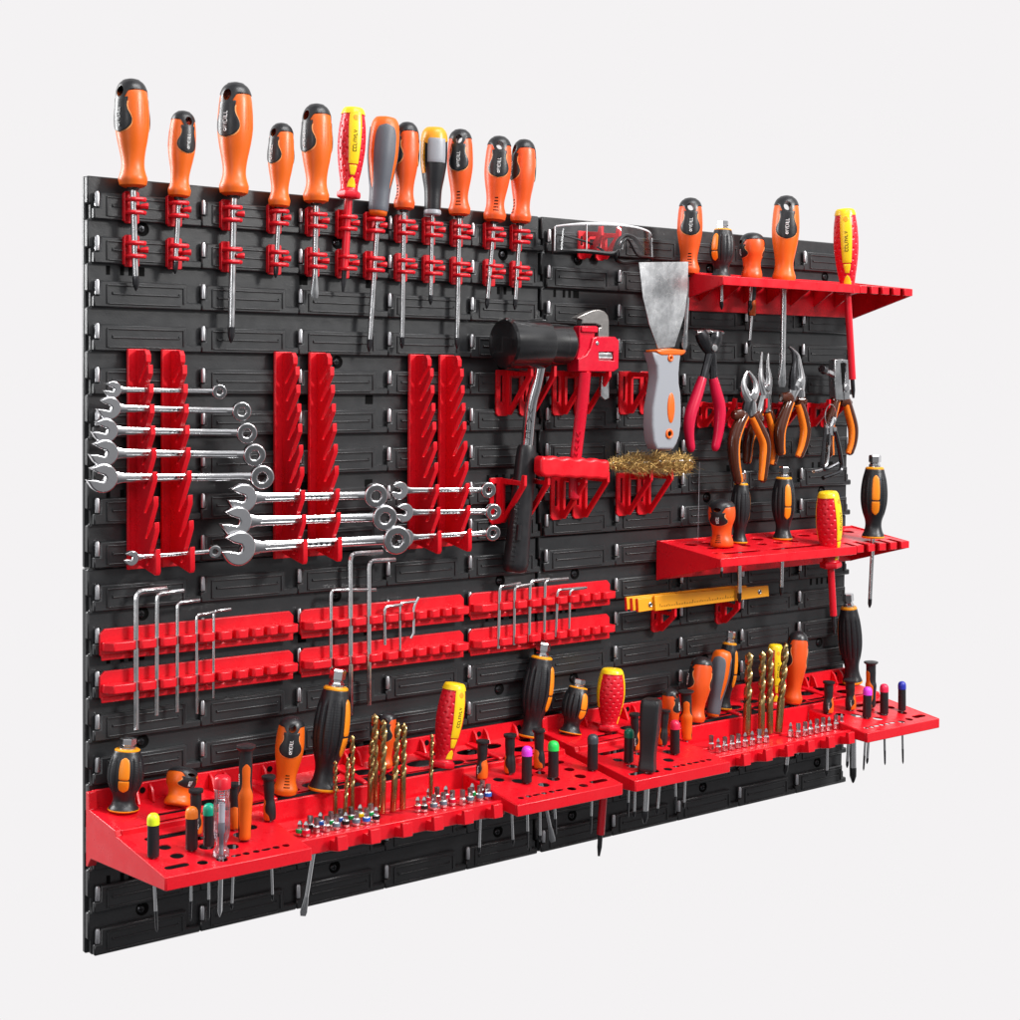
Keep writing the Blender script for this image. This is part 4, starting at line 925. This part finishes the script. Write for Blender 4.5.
HX = [((135.7, 592), (136, 729.5), (166.6, 588.4), 5.4, 'longest hex key, first from the left in the left racks'), ((156.8, 594), (156.5, 715.4), (183.8, 590.5), 4.3, 'hex key, second from the left in the left racks'),
 ((177.2, 603), (177, 712), (199.7, 600), 3.6, 'hex key, third from the left in the left racks'), ((196.3, 615), (197, 713.6), (215.5, 612), 3.2, 'hex key, fourth from the left in the left racks'),
 ((213.7, 611), (213.2, 698), (231, 609), 2.8, 'thinnest hex key, fifth from the left in the left racks'),
 ((330.8, 590), (330.8, 673), (375.8, 589.7), 3.6, 'hex key with a long bent arm, first in the middle racks'), ((350, 554), (350.5, 715), (382, 552), 5.0, 'tallest hex key, second in the middle racks'),
 ((368.7, 561), (369, 705), (395, 559.5), 4.6, 'tall hex key, third in the middle racks'), ((384.5, 607), (384.8, 645), (402, 604.6), 3.2, 'short hex key, fourth in the middle racks'),
 ((400, 603), (400, 650.6), (416, 601.6), 2.6, 'short thin hex key, fifth in the middle racks'),
 ((499.6, 586), (498, 648.7), (520.3, 583.5), 3.4, 'hex key, first from the left in the right racks'), ((514.5, 587), (513.8, 645), (533, 584), 3.0, 'hex key, second from the left in the right racks'),
 ((530, 581.5), (529, 641.3), (549, 579), 3.2, 'hex key, third from the left in the right racks'), ((545, 580.5), (544, 639), (568, 578.5), 3.0, 'hex key, fourth from the left in the right racks'),
 ((557.4, 590), (555.6, 637), (586.5, 587.6), 2.8, 'hex key with a long arm, fifth in the right racks'), ((570, 590), (569, 629), (584, 588.5), 2.5, 'shortest hex key, at the right of the right racks')]
for a, b_, c, wd, lab in HX: hexkey(a, b_, c, wd, lab)
hexkey((413.7, 607), (410.5, 638.5), None, 3.0, 'small Z bent steel key, sixth in the middle racks', 22, [(410.5, 638.5), (413.4, 633), (413.7, 608), (414.8, 604), (418.5, 597)])

# ================================================================== mallet, pipe wrench, spatula, brush, goggles, ruler
def mallet():
    c = at(540, 344, 52); t = thing('rubber_mallet', 'black rubber mallet with a chrome handle hanging head up on a red hook', 'mallet', c)
    xl = at(503, 342, 52).x-c.x; xr = at(566.5, 345, 52).x-c.x; xs = at(542, 344, 52).x-c.x
    R1 = 29.3
    h = MB(); X = Matrix.Rotation(PI/2, 4, 'Y')
    h.lathe([(R1*.5, xl), (R1*.93, xl+.3), (R1, xl+3), (R1, xs-1.5), (R1*.985, xs), (R1*.84, xs+.3), (R1*.83, xs+2), (R1*.83, xr-14), (R1*.81, xr-13), (R1*.81, xr-2.5), (R1*.76, xr), (R1*.4, xr+.3)], 48, 0, X)
    h.build('head', TUBEBLACK, t, angle=30)
    p0 = at(541, 360, 52)-c; p1 = at(531, 405, 42)-c; p2 = at(527, 445, 36)-c; p3 = at(515, 572, 30)-c
    s = MB(); s.tube(curve3([p0, at(536, 385, 47)-c, p1, p2, p2+(p3-p2)*.15], 4), 7.4, 20); s.build('tube', CHROME, t)
    st = MB(); a = p1+(p2-p1)*.05; e = p1+(p2-p1)*.85; f = (Vector(CAMP)-at(531, 405, 42)).normalized(); sd = f.cross((e-a).normalized()).normalized()
    for q in range(4):
        o = a+(e-a)*(q/4+.05); v = (e-a)*.17; w_ = sd*3.4; n = f*7.3
        L_ = [[(-1, 0), (0, 1), (1, 0)], [(-1, 1), (0, 0), (1, 1), (.4, .5)], [(-1, 0), (-1, 1), (1, 1)], [(1, 1), (-1, 1), (-1, 0), (1, 0)]][q]
        st.tube([o+w_*x*(.8)+v*y+n*(1-.08*abs(x)) for x, y in L_], .8, 5)
    st.build('lettering', DARKSTEEL, t)
    g = MB(); pts = [p2+(p3-p2)*q for q in (0, .03, .12, .3, .5, .7, .85, .93, .985, 1)]
    g.tube(pts, [10.5, 12.2, 13.2, 13.8, 14.4, 15.2, 16.0, 16.4, 15.4, 12], 24, 0, .82, (0, 1, 0)); g.build('grip', RUBBER, t, angle=50)
    dt = MB(); ax = (p3-p2); sd = Vector((1, 0, 0))
    for i in range(14):
        for j in (-3, -2, -1, 1, 2, 3):
            q = .42+i*.037; o = p2+ax*q+f*(14*.88+q*1.2)*math.cos(j*.2)+sd*14*math.sin(j*.21); dt.sphere(o-f*.3, 1.0, 6)
    dt.build('grip_studs', RUBBER, t)
    pd = MB(); pd.tube([p2+ax*.62+f*13.5, p2+ax*.74+f*13.8], 3.4, 10); pd.build('grip_badge', RUBBER, t)
mallet()

def pipe_wrench():
    c = at(590, 350, 58); k = mm_per_px(c); D = 58
    t = thing('pipe_wrench', 'red pipe wrench with a steel hook jaw standing right of the mallet', 'pipe wrench', c)
    def poly(ps): return [((at(x, y, D)-c).x, (at(x, y, D)-c).z) for x, y in ps]
    def z6(x, y): return 540+x/10.2, 300+y/10.2
    b = MB(); b.prism(poly([z6(420, 262), z6(590, 262), z6(588, 330), z6(575, 345), z6(560, 400), z6(480, 560), z6(470, 700), z6(400, 715), z6(385, 600), z6(415, 480), z6(412, 345)]), 2, 15, 'y')
    b.box(*(lambda p, q: (p[0], q[0]))(*poly([z6(425, 262), z6(592, 262)])), -.5, 2.5, poly([z6(425, 328)])[0][1], poly([z6(425, 264)])[0][1])
    b.build('lower_jaw', REDPAINT, t, bevel=1.2)
    teeth = MB()
    for q in range(9):
        x0 = poly([z6(432+q*19, 250)])[0]; teeth.prism([(x0[0]-.9, x0[1]-1.5), (x0[0]+.9, x0[1]-1.5), (x0[0], x0[1]+.8)], 2, 14, 'y')
    teeth.build('jaw_teeth', DARKSTEEL, t)
    hz = MB(); hz.add(*(lambda vf: ([(p.x, p.z+14, p.y) for p in vf[0]], vf[1]))(flat(poly([z6(412, 180), z6(490, 140), z6(560, 112), z6(620, 106), z6(672, 122), z6(705, 160), z6(716, 210), z6(716, 400), z6(620, 400), z6(622, 290), z6(650, 285), z6(640, 255), z6(590, 235), z6(455, 232), z6(458, 195)]), [], 11, 1.2)))
    hz.build('hook_jaw', mat('forged_steel', (.30, .285, .275), .34, .9, noise=.2, bump=.4, scale=200), t)
    fr = MB(); vs, fs = flat(poly([z6(545, 395), z6(580, 382), z6(760, 385), z6(795, 420), z6(790, 690), z6(745, 722), z6(395, 718), z6(395, 610), z6(470, 570), z6(520, 490)]), [poly([z6(588, 520), z6(750, 520), z6(755, 628), z6(588, 628)])[::-1]], 22, 1.2)
    fr.add([(p.x, p.z+21, p.y) for p in vs], fs); fr.build('frame', REDPAINT, t)
    nu = MB(); p, q = poly([z6(595, 575), z6(748, 575)]); 
    X = Matrix.Translation((0, 8.5, p[1])) @ Matrix.Rotation(PI/2, 4, 'Y')
    nu.lathe([(6.5, p[0]), (8, p[0]+1.2), (8, q[0]-1.2), (6.5, q[0])], 28, 0, X, lambda a, z: 1+.035*math.cos(14*a)); nu.build('knurled_nut', BRUSHED, t, angle=25)
    pn = MB(); o = poly([z6(580, 442)])[0]; pn.lathe([(2.6, 0), (2.6, 19.5), (1.8, 20.2)], 16, 0, Matrix.Translation((o[0], 18.5, o[1])) @ Matrix.Rotation(PI/2, 4, 'X')); pn.build('pin', BRUSHED, t)
    tl = MB(); a = at(597, 392, 44)-c; tl.prism([((at(x, y, 46)-c).x, (at(x, y, 46)-c).z) for x, y in [(601, 376), (608, 376), (608, 398), (604, 400), (600, 396)]], 10, 15, 'y'); tl.build('jaw_shank', BRUSHED, t, bevel=.5)
    h = MB(); pts = [at(585, 372, 56)-c, at(583, 395, 52)-c, at(579, 430, 46)-c, at(575, 465, 42)-c, at(574.5, 488, 40)-c, at(574, 500, 40)-c]
    h.tube(curve3(pts, 4), [8.6]*8+[8.4]*6+[8.2]*5+[7.5, 4], 16, 0, .62, (0, 1, 0)); h.build('handle', REDPAINT, t)
    lt = MB(); f = (Vector(CAMP)-c).normalized()
    a, e = pts[2]+(pts[3]-pts[2])*.0, pts[3]
    for q in range(5):
        o = a+(e-a)*(q/5+.05)+f*6.6; v = (e-a)*.12; s_ = Vector((3.0, -1.2, 0)); lt.tube([o-s_*.7, o+v*(.5 if q % 2 else 1), o+s_*.7, o+v+s_*.4], .7, 5)
    lt.build('cast_lettering', REDPAINT, t)
pipe_wrench()

def spatula():
    D = 78; c = at(665, 350, D); t = thing('spatula', 'wide steel putty knife with a grey and orange handle hanging blade up', 'putty knife', c)
    def z4(x, y): return 630+x/4.857, 250+y/4.857
    def Q(x, y, d=D): p = at(*z4(x, y), d)-c; return p
    bp = [Q(*p) for p in [(42, 60), (282, 57), (278, 200), (262, 320), (215, 470), (135, 478), (92, 360), (62, 230)]]
    b = MB(); b.prism([(p.x, p.z) for p in bp], -.6, .6, 'y'); b.build('blade', SCRATCHED, t)
    o = MB(); o.prism([(p.x, p.z) for p in [Q(100, 487), Q(170, 478), (Q(245, 487)), Q(240, 503), Q(225, 512), Q(125, 512), Q(108, 503)]], -11, 11, 'y'); o.build('ferrule', ORANGE, t, bevel=2, seg=3)
    F_ = D+10; o_ = [Q(x, y, F_) for x, y in [(126, 510), (240, 510), (236, 540), (231, 600), (232, 650), (240, 700), (243, 770), (241, 850), (234, 900), (222, 935), (209, 956), (138, 956), (126, 925), (120, 850), (122, 770), (136, 690), (146, 620), (142, 560)]]
    h = MB(); vs, fs = flat([(p.x, p.z) for p in o_], [], 19, 3.4); h.add([(p.x, p.z-10+19, p.y) for p in vs], fs); h.build('handle', SILVERGREY, t, angle=60)
    p = Q(199, 767, F_); f = MB(); f.lathe([(9, -1), (9.3, .4), (8, 1.2)], 28, 0, Matrix.Translation((p.x, -10, p.z)) @ Matrix.Rotation(PI/2, 4, 'X') @ Matrix.Diagonal((.66, 2.0, 1, 1))); f.build('inlay', ORANGE, t)
    for x, y, rr in ((196, 525, 3.0), (190, 893, 4.6)):
        p = Q(x, y, F_); r = MB(); r.ring((p.x, -10.2, p.z), rr, 1.7, 'y', 24, 8); r.build('hole_rim', ORANGE, t)
        r = MB(); r.lathe([(rr*.9, 0), (rr*.9, .6)], 18, 0, Matrix.Translation((p.x, -9.8, p.z)) @ Matrix.Rotation(PI/2, 4, 'X')); r.build('hole', HOLE, t)
    e = MB(); a = Q(170, 955); e.tube([a, a-Vector((0, 0, 5))], [9.5, 9], 16, 0, .66, (0, 1, 0)); e.build('end_cap', mat('tan_plastic', (.45, .33, .17), .5), t, bevel=.6)
spatula()

def wire_brush():
    D = 56; c = at(575, 468, D); t = thing('wire_brush', 'wire brush with a red wavy handle and brass bristles lying across two hooks', 'wire brush', c)
    a, e = at(537, 466, D)-c, at(606, 469.5, D)-c; n = 40
    up = []; dn = []
    for i in range(n+1):
        q = i/n; p = a+(e-a)*q; w_ = 1.2*math.cos(q*5*2*PI); ends = min(1, q/.04, (1-q)/.04); hh = (12.0+w_*.8)*(.7+.3*ends)
        up.append((p.x, p.z+hh)); dn.append((p.x, p.z-hh+1.2*w_))
    h = MB(); h.prism(up+dn[::-1], -8, 8, 'y'); h.build('handle', RED, t, bevel=3.5, seg=3, angle=45)
    s, f = at(604, 464.5, D)-c, at(692, 461.5, D)-c
    w2 = MB()
    for k in (0, PI): w2.tube([s+(f-s)*(i/60)+Vector((0, 1.6*math.cos(i*.8+k), 1.6*math.sin(i*.8+k))) for i in range(61)], 1.1, 6)
    w2.build('twisted_stem', STEEL, t)
    br = MB(); rnd = random.Random(3); ax = (f-s)
    for i in range(5200):
        q = rnd.random()**.9; env = min(1, .22+q/.36)*(1 if q < .86 else 1-(q-.86)*2.2)
        th_ = rnd.uniform(0, 2*PI); rad = 13.5*env*math.sqrt(rnd.random())*(1+.12*math.sin(q*23)+.1*math.sin(q*51+1))
        fly = rnd.random() > .95
        if fly: rad *= 1.35
        p = s+ax*(.04+.93*q)+Vector((0, math.cos(th_)*rad, math.sin(th_)*rad*.95-2.5*q*q))
        d = Vector((rnd.uniform(.1, 1.2), rnd.uniform(-.8, .8)+.5*math.cos(th_), rnd.uniform(-.8, .8)+.5*math.sin(th_))).normalized(); ln = rnd.uniform(4, 9)+fly*6
        g_ = Vector((rnd.uniform(-.6, .6), rnd.uniform(-.6, .6), rnd.uniform(-.6, .6)))
        p = p-d*ln*.5; m = p+d*ln*.5; en = p+(d+g_*.6)*ln; sd = d.cross(Vector((rnd.random(), rnd.random(), .3))).normalized()*.15; s2 = d.cross(sd).normalized()*.15
        k = len(br.v)
        for o in (p, m, en):
            for q_ in (sd, -sd*.5+s2*.8, -sd*.5-s2*.8): br.v.append(o+q_)
        for l in (0, 3):
            for j in range(3): br.f.append([k+l+j, k+l+(j+1) % 3, k+l+3+(j+1) % 3, k+l+3+j]); br.m.append(0)
    o = br.build('bristles', WIRE, t, fix=False); o['kind'] = 'stuff'
wire_brush()

def goggles():
    c = at(612, 243, 50); t = thing('safety_goggles', 'clear wraparound safety goggles with black arms hung on a red hook', 'safety goggles', c)
    Rg = 79; n = 40
    def arc(phi, z, r=Rg): return Vector((r*1.12*math.sin(phi), 38-r*.88*math.cos(phi)+6, z))
    def top(x): return 19.5-5.5*(x)**2-2*x
    def bot(x):                                             # two lens lobes with a nose dip
        return -14.5-1.0*x+21*math.exp(-((x-.02)/.13)**2)-1.5*math.cos(x*5)
    b = MB(); vs = []; m_ = 8
    for lay in (0, 1.6):
        for i in range(n+1):
            x = -1+2*i/n; ph = x*1.12
            for j in range(m_+1): vs.append(arc(ph, bot(x)+(top(x)-bot(x))*j/m_, Rg-lay-2.5*(j/m_)**2))
    N = (n+1)*(m_+1); w_ = m_+1; fs = []
    for i in range(n):
        for j in range(m_):
            q = (i*w_+j, (i+1)*w_+j, (i+1)*w_+j+1, i*w_+j+1); fs += [q, tuple(N+k for k in q[::-1])]
    b.add(vs, fs); b.build('lens', LENS, t, angle=60)
    rim = MB(); pts = [arc((-1+2*i/n)*1.12, top(-1+2*i/n), Rg-3.3) for i in range(n+1)]; rim.tube(pts, [1.4+1.0*math.exp(-((i-12)/7)**2) for i in range(n+1)], 8)  # pale brow thickened to stand in for the reflection along the lens top
    pts = [arc(1.12, bot(1)+(top(1)-bot(1))*j/8, Rg-.8) for j in range(9)]; rim.tube(pts, .9, 8); rim.tube([arc(-1.12, bot(-1)+(top(-1)-bot(-1))*j/8, Rg-.8) for j in range(9)], .9, 8)
    rim.tube([arc(-.62, bot(-.55)+(top(-.55)-bot(-.55))*j/8, Rg-.4) for j in range(9)], .6, 8)
    rim.build('rim_and_glare', mat('edge_and_glare', (.75, .76, .78), .12), t)
    fr = MB(); fr.tube([arc((-1+2*i/n)*1.12, bot(-1+2*i/n)-1.2, Rg-1) for i in range(n+1)], [2.6 if i < 17 else 1.5 for i in range(n+1)], 8); fr.tube([arc(-1.15, z, Rg-2) for z in (-17, -5, 8, 13)], 2.6, 8); fr.build('lower_frame', DEEP, t)
    for s_, dz in ((-1, 3), (1, 0)):
        a = MB(); h0 = arc(s_*1.12, 4, Rg-2)
        if s_ > 0: pts = [at(x, y, d)-c for x, y, d in [(652, 257, 22), (646, 256, 30), (641, 247, 38), (634, 238, 46), (626, 235.5, 52), (619, 240, 54), (615, 250, 54), (616, 259, 52), (622, 262.5, 46), (634, 262, 38), (648, 261, 28)]]
        else: pts = [h0, h0+Vector((8, 8, 4)), h0+Vector((30, 10, 2)), h0+Vector((64, 9, -4)), h0+Vector((84, 8, -12))]
        a.tube(curve3(pts, 6), 3.1 if s_ > 0 else 1.8, 8, 0, .8); a.build('temple_arm', DEEP, t)
goggles()

def ruler():
    D = 38; c = at(665, 605, D); t = thing('folding_ruler', 'yellow folding ruler with black markings resting on two small red hooks', 'folding ruler', c)
    def z7(x, y): return 620+x/6.375, 560+y/6.375
    def Q(x, y): p = at(*z7(x, y), D)-c; return (p.x, p.z)
    for k, (ps, y0, y1) in enumerate([([(200, 225), (925, 160), (930, 228), (205, 322)], -6, -2.5), ([(108, 248), (800, 162), (800, 225), (112, 332)], -2.2, 1.2), ([(85, 245), (760, 165), (760, 225), (90, 325)], 1.5, 4.8), ([(60, 240), (740, 168), (740, 225), (65, 320)], 5.1, 8.4)]):
        b = MB(); b.prism([Q(*p) for p in ps], y0, y1, 'y'); b.build('ruler_leaf', RULER, t, bevel=.5)
    e = MB()
    for k, x in enumerate((62, 84, 108)): e.prism([Q(x-3, 247), Q(x+1, 246), Q(x+5, 328), Q(x+1, 328)], 6-k*3.4, 9-k*3.4, 'y')
    e.build('leaf_end', REDGRIP, t)
    m = MB(); 
    for i in range(46):
        q = i/45; x = 235+q*470; yt = 222+(160-225)*(x-200)/725; h = 34 if i % 10 == 0 else 24 if i % 5 == 0 else 14
        yb = yt+88*(1-.22*q)-10
        m.prism([Q(x-.9, yb-h*.62), Q(x+.9, yb-h*.62), Q(x+.9, yb), Q(x-.9, yb)], -6.35, -5.9, 'y')
    m.build('markings', SOFTBLACK, t)
    for x, y in ((185, 283), (868, 200)):
        p = Q(x, y); r = MB(); r.ring((p[0], -6.2 if x > 500 else -2.5, p[1]), 2.4, 1.0, 'y', 18, 8); r.lathe([(1.6, 0), (1.6, .4)], 12, 1, Matrix.Translation((p[0], -6.1 if x > 500 else -2.3, p[1])) @ Matrix.Rotation(PI/2, 4, 'X')); r.build('rivet', [BRUSHED, HOLE], t)
ruler()

# ================================================================== pliers
def grip(t, c, pts, D, w_, m1, m2=None, collar=None, side=1, name='handle'):
    w_ *= 1.1; P = [at(x, y, d)-c for x, y, d in pts]; path = curve3(P, 6); n = len(path)
    rs = [w_*(.80+.28*math.sin(PI*min(1, i/(n-1)*1.15)))*(1 if i < n-2 else .82 if i < n-1 else .45) for i in range(n)]
    b = MB(); b.tube(path, rs, 16, 0, .9, (0, 1, 0)); o = b.build(name, m1, t, angle=60)
    if m2:
        q = MB(); q.tube([p+Vector((side*w_*.55, -.8, 0)) for p in path[2:-1]], [r*.66 for r in rs[2:-1]], 12, 0, 1.05, (0, 1, 0)); q.build('inner_grip', m2, t, angle=60)
    if collar:
        k = MB(); a = at(*collar[0])-c; v = (at(*collar[1])-c-a); k.tube([a, a+v*.5, a+v], [w_*.7, w_*1.15, w_*.5], 14, 0, .75, (0, 1, 0)); k.build('guard', m1, t)
def jaw(t, c, pts, rs, m, sq=.7, name='jaw'):
    rs = [r*1.28 for r in rs]
    b = MB(); b.tube(curve3([at(x, y, d)-c for x, y, d in pts], 4), [np.interp(i/(4*(len(pts)-1)), np.linspace(0, 1, len(rs)), rs) for i in range(4*(len(pts)-1)+1)], 10, 0, sq, (0, 1, 0)); b.build(name, m, t, bevel=.3, angle=40)
def pivot(t, c, p, r, m=STEEL, h=6):
    o = at(*p)-c; b = MB(); b.lathe([(r, -h), (r, h-.8), (r*.8, h), (r*.3, h+.2)], 20, 0, Matrix.Translation(o) @ Matrix.Rotation(PI/2, 4, 'X')); b.build('pivot', m, t, angle=30)
GPL = 'pliers hanging on the right half of the board'
def pincers():
    D = 50; c = at(711, 348, D); t = thing('pincers', 'end cutting pincers with black jaws and crimson handles', 'pliers', c, None, GPL)
    jaw(t, c, [(700, 331.5, D), (703, 338, D), (707, 346, D), (712, 352, D)], [7, 8.5, 7.5, 6], DARKSTEEL); jaw(t, c, [(716, 331.5, D), (715.5, 338, D), (713, 346, D), (709, 353, D)], [7, 8.5, 7.5, 6], DARKSTEEL)
    e = MB(); e.tube([at(695, 332.5, D)-c, at(708, 331.5, D)-c], [3.6, 3.4], 8, 0, 1.6, (0, 1, 0)); e.tube([at(708.3, 331.5, D)-c, at(721.5, 333, D)-c], [3.4, 3.6], 8, 0, 1.6, (0, 1, 0)); e.build('cutting_edge', STEEL, t, bevel=.4)
    jaw(t, c, [(711, 350, D), (707, 364, D), (702.5, 382, D)], [6, 4.6, 4.6], DARKSTEEL, name='shank'); jaw(t, c, [(711, 350, D), (713, 364, D), (713.5, 382, D)], [6, 4.6, 4.6], DARKSTEEL, name='shank')
    pivot(t, c, (711, 348, D), 5, STEEL, 8)
    grip(t, c, [(702.5, 378, D), (697, 395, D), (690.5, 415, D), (689, 432, D), (691.5, 452, D)], D, 7.0, CRIMSON)
    grip(t, c, [(713, 378, D), (716.5, 393, D), (720, 410, D), (718.5, 432, D), (714.5, 451, D)], D, 7.0, CRIMSON)
pincers()
def cutters():
    D = 58; c = at(750.6, 397, D); t = thing('diagonal_cutters', 'diagonal cutters with pointed open jaws and long amber brown handles', 'pliers', c, None, GPL)
    jaw(t, c, [(747.5, 371, D), (743.5, 381, D), (744.5, 392, D), (749, 400, D)], [1.2, 3.2, 5.5, 7], STEEL); jaw(t, c, [(748.5, 371, D), (754.5, 381, D), (755.5, 391, D), (751, 400, D)], [1.2, 3.2, 5.5, 7], STEEL)
    jaw(t, c, [(751, 396, D), (747, 408, D), (745, 418, D)], [7, 6, 5], DARKSTEEL, name='shank'); jaw(t, c, [(750, 396, D), (752, 408, D), (753, 418, D)], [7, 6, 5], STEEL, name='shank'); pivot(t, c, (750.8, 396, D), 6, STEEL, 7)
    grip(t, c, [(745, 414, D), (739, 424, D), (733.5, 441, D), (734, 462, D), (738.5, 484.5, D)], D, 7.2, BROWN, ORANGEGRIP, ((733, 415, D), (747, 416, D)), 1)
    grip(t, c, [(752, 414, D), (758, 426, D), (765, 443, D), (764.5, 462, D), (762.4, 482.5, D)], D, 7.2, BROWN, ORANGEGRIP, ((752, 416, D), (762.5, 419, D)), -1)
cutters()
def needle():
    D = 36; c = at(765, 392, D); t = thing('needle_nose_pliers', 'straight needle nose pliers half hidden behind the diagonal cutters', 'pliers', c, None, GPL)
    jaw(t, c, [(762, 352, D), (760.8, 366, D), (760.5, 380, D), (764, 394, D)], [1.1, 2.6, 5, 7], STEEL); jaw(t, c, [(768.2, 353.5, D), (767.5, 366, D), (768.5, 380, D), (766, 394, D)], [1.1, 2.6, 5, 7], STEEL)
    jaw(t, c, [(765, 390, D), (762, 402, D), (759, 412, D)], [7, 5.6, 5], BRUSHED, name='shank'); jaw(t, c, [(765, 390, D), (767, 402, D), (768, 412, D)], [7, 5.6, 5], BRUSHED, name='shank'); pivot(t, c, (765, 388, D), 5, STEEL, 7)
    grip(t, c, [(768, 410, D), (772, 422, D), (776, 440, D), (774.5, 455, D), (772.4, 465.5, D)], D, 6.6, BROWN, ORANGEGRIP, None, -1); grip(t, c, [(760, 410, D), (754, 424, D), (748, 441, D), (747, 455, D), (746, 464, D)], D, 6.4, BROWN, ORANGEGRIP, None, 1)
needle()
def bent():
    D = 48; c = at(797, 383, D); t = thing('bent_nose_pliers', 'bent nose pliers with curved tip and amber brown handles', 'pliers', c, None, GPL)
    jaw(t, c, [(788, 346.5, D), (792.5, 351.5, D), (794.5, 362, D), (793.5, 376, D), (794, 390, D)], [1.0, 2.0, 3.4, 5.8, 8], DARKSTEEL); jaw(t, c, [(790, 347, D), (797.5, 355, D), (799.5, 366, D), (801, 378, D), (799, 390, D)], [1.0, 2.2, 3.6, 5.8, 7.5], STEEL)
    jaw(t, c, [(797, 382, D), (793, 392, D), (790, 402, D)], [9, 7, 5], STEEL, name='shank'); jaw(t, c, [(797, 382, D), (800, 392, D), (801, 402, D)], [8, 6.5, 5], STEEL, name='shank'); pivot(t, c, (797.5, 383, D), 6.5, BRUSHED, 7)
    grip(t, c, [(790.5, 399, D), (785, 412, D), (779.5, 430, D), (779.2, 444, D), (780.5, 455.5, D)], D, 7.0, BROWN, ORANGEGRIP, ((781, 397, D), (796, 399, D)), 1)
    grip(t, c, [(798.5, 402, D), (802, 412, D), (805.5, 430, D), (803, 446, D), (798.6, 457.5, D)], D, 7.0, BROWN, ORANGEGRIP, ((797, 400, D), (806, 402, D)), -1)
bent()
def stripper():
    D = 44; c = at(841, 385, D); t = thing('wire_stripper', 'wire stripping pliers with an adjusting screw and forked steel head', 'pliers', c, None, GPL)
    for ps, m in (([(831.5, 359.5), (838, 359), (839.5, 362), (838.8, 384), (841, 400), (832.5, 400), (832, 386)], BRUSHED), ([(838, 359), (847.5, 360.5), (846, 366), (846.5, 385), (846.5, 399), (841, 400), (841.5, 386), (843.2, 364), (839.5, 363)], STEEL)):
        b = MB(); b.prism([((at(x, y, D)-c).x, (at(x, y, D)-c).z) for x, y in ps], -6, 6, 'y'); b.build('jaw', m, t, bevel=1)
    b = MB(); b.prism([((at(x, y, D+6)-c).x, (at(x, y, D+6)-c).z) for x, y in [(840.6, 363), (845, 362.5), (843.6, 380), (842.2, 384)]], -6.5, -5, 'y'); b.build('stripping_gap', HOLE, t)
    s = MB(); s.tube([at(822, 369, D+8)-c, at(832, 374.5, D)-c], [3.4, 3.4], 14); s.tube([at(827, 371.5, D+4)-c, at(836, 376, D-2)-c], 4.6, 6); s.build('adjusting_screw', STEEL, t, angle=30)
    k = MB(); k.tube([at(821.6, 368.6, D+9)-c, at(824.6, 370.4, D+6.5)-c], [5.6, 5.6], 18); k.build('screw_knob', DARKSTEEL, t, bevel=.5)
    pivot(t, c, (843.5, 388, D), 6, STEEL, 7)
    grip(t, c, [(846, 399, D), (849, 411, D), (853, 428, D), (852.5, 443, D), (849, 454.7, D)], D, 6.8, BROWN, ORANGEGRIP, ((840.5, 401, D), (851, 403, D)), -1)
    grip(t, c, [(836, 399, D), (833, 410, D), (829, 424, D), (828.5, 440, D), (830, 457, D)], D, 6.4, BROWN, ORANGEGRIP, ((832, 401, D), (840, 401, D)), 1)
stripper()
def key_ring():
    D = 66; c = at(830.6, 405, D); t = thing('key_ring', 'wire ring of small black hex keys hanging over the wire stripper', 'key ring', c)
    r = MB(); ctr = at(830.6, 416, D)-c; r.ring(ctr, 15.2, .75, 'y', 36, 6, 0, Matrix.Translation(ctr) @ Matrix.Diagonal((.75, 1, 1.05, 1)) @ Matrix.Translation(-ctr)); r.build('ring', CHROME, t)
    def K(pts, rad, m): b = MB(); b.tube(curve3([at(x, y, d)-c for x, y, d in pts], 5), rad, 8); b.build('hex_key', m, t, angle=30)
    K([(835, 431, D+2), (838.5, 445, D+2), (841, 460, D+2), (841.5, 467, D+2), (838, 472.5, D+3), (823, 478, D+6)], 3.0, DARKSTEEL)
    K([(825.5, 428, D), (824, 444, D), (822.5, 459, D), (822.5, 466, D), (826, 469, D), (838, 463, D+2)], 2.6, DARKSTEEL)
    K([(829, 430, D-3), (828, 450, D-3), (826, 465, D-3), (820, 470, D), (813.5, 471.5, D+4)], 2.4, STEEL)
    b = MB()
    for x, y in ((826, 429), (830.5, 430), (834.5, 431)): b.tube([at(x, y-4, D)-c, at(x+.6, y+5, D)-c], 2.9, 10)
    b.tube([at(829.5, 433, D)-c, at(829, 445, D-2)-c], 2.4, 8); b.build('key_shackles', STEEL, t)
    e = MB(); e.tube([at(834, 418, D-6)-c, at(829, 430, D-6)-c], [4.5, 3.5], 12); e.build('tag', BRUSHED, t, bevel=.4)
key_ring()

def hang_wire():                                            # the thin thread hanging beside the middle shelf
    a, e = at(699.5, 462, 20), at(698, 540, 20); t = MB(); t.tube([(0, 0, 0), a-e], .35, 6); o = t.build('thread', SILVERGREY); o.location = e*S
    tag(o, 'thin loose thread hanging down left of the middle shelf', 'thread')
hang_wire()
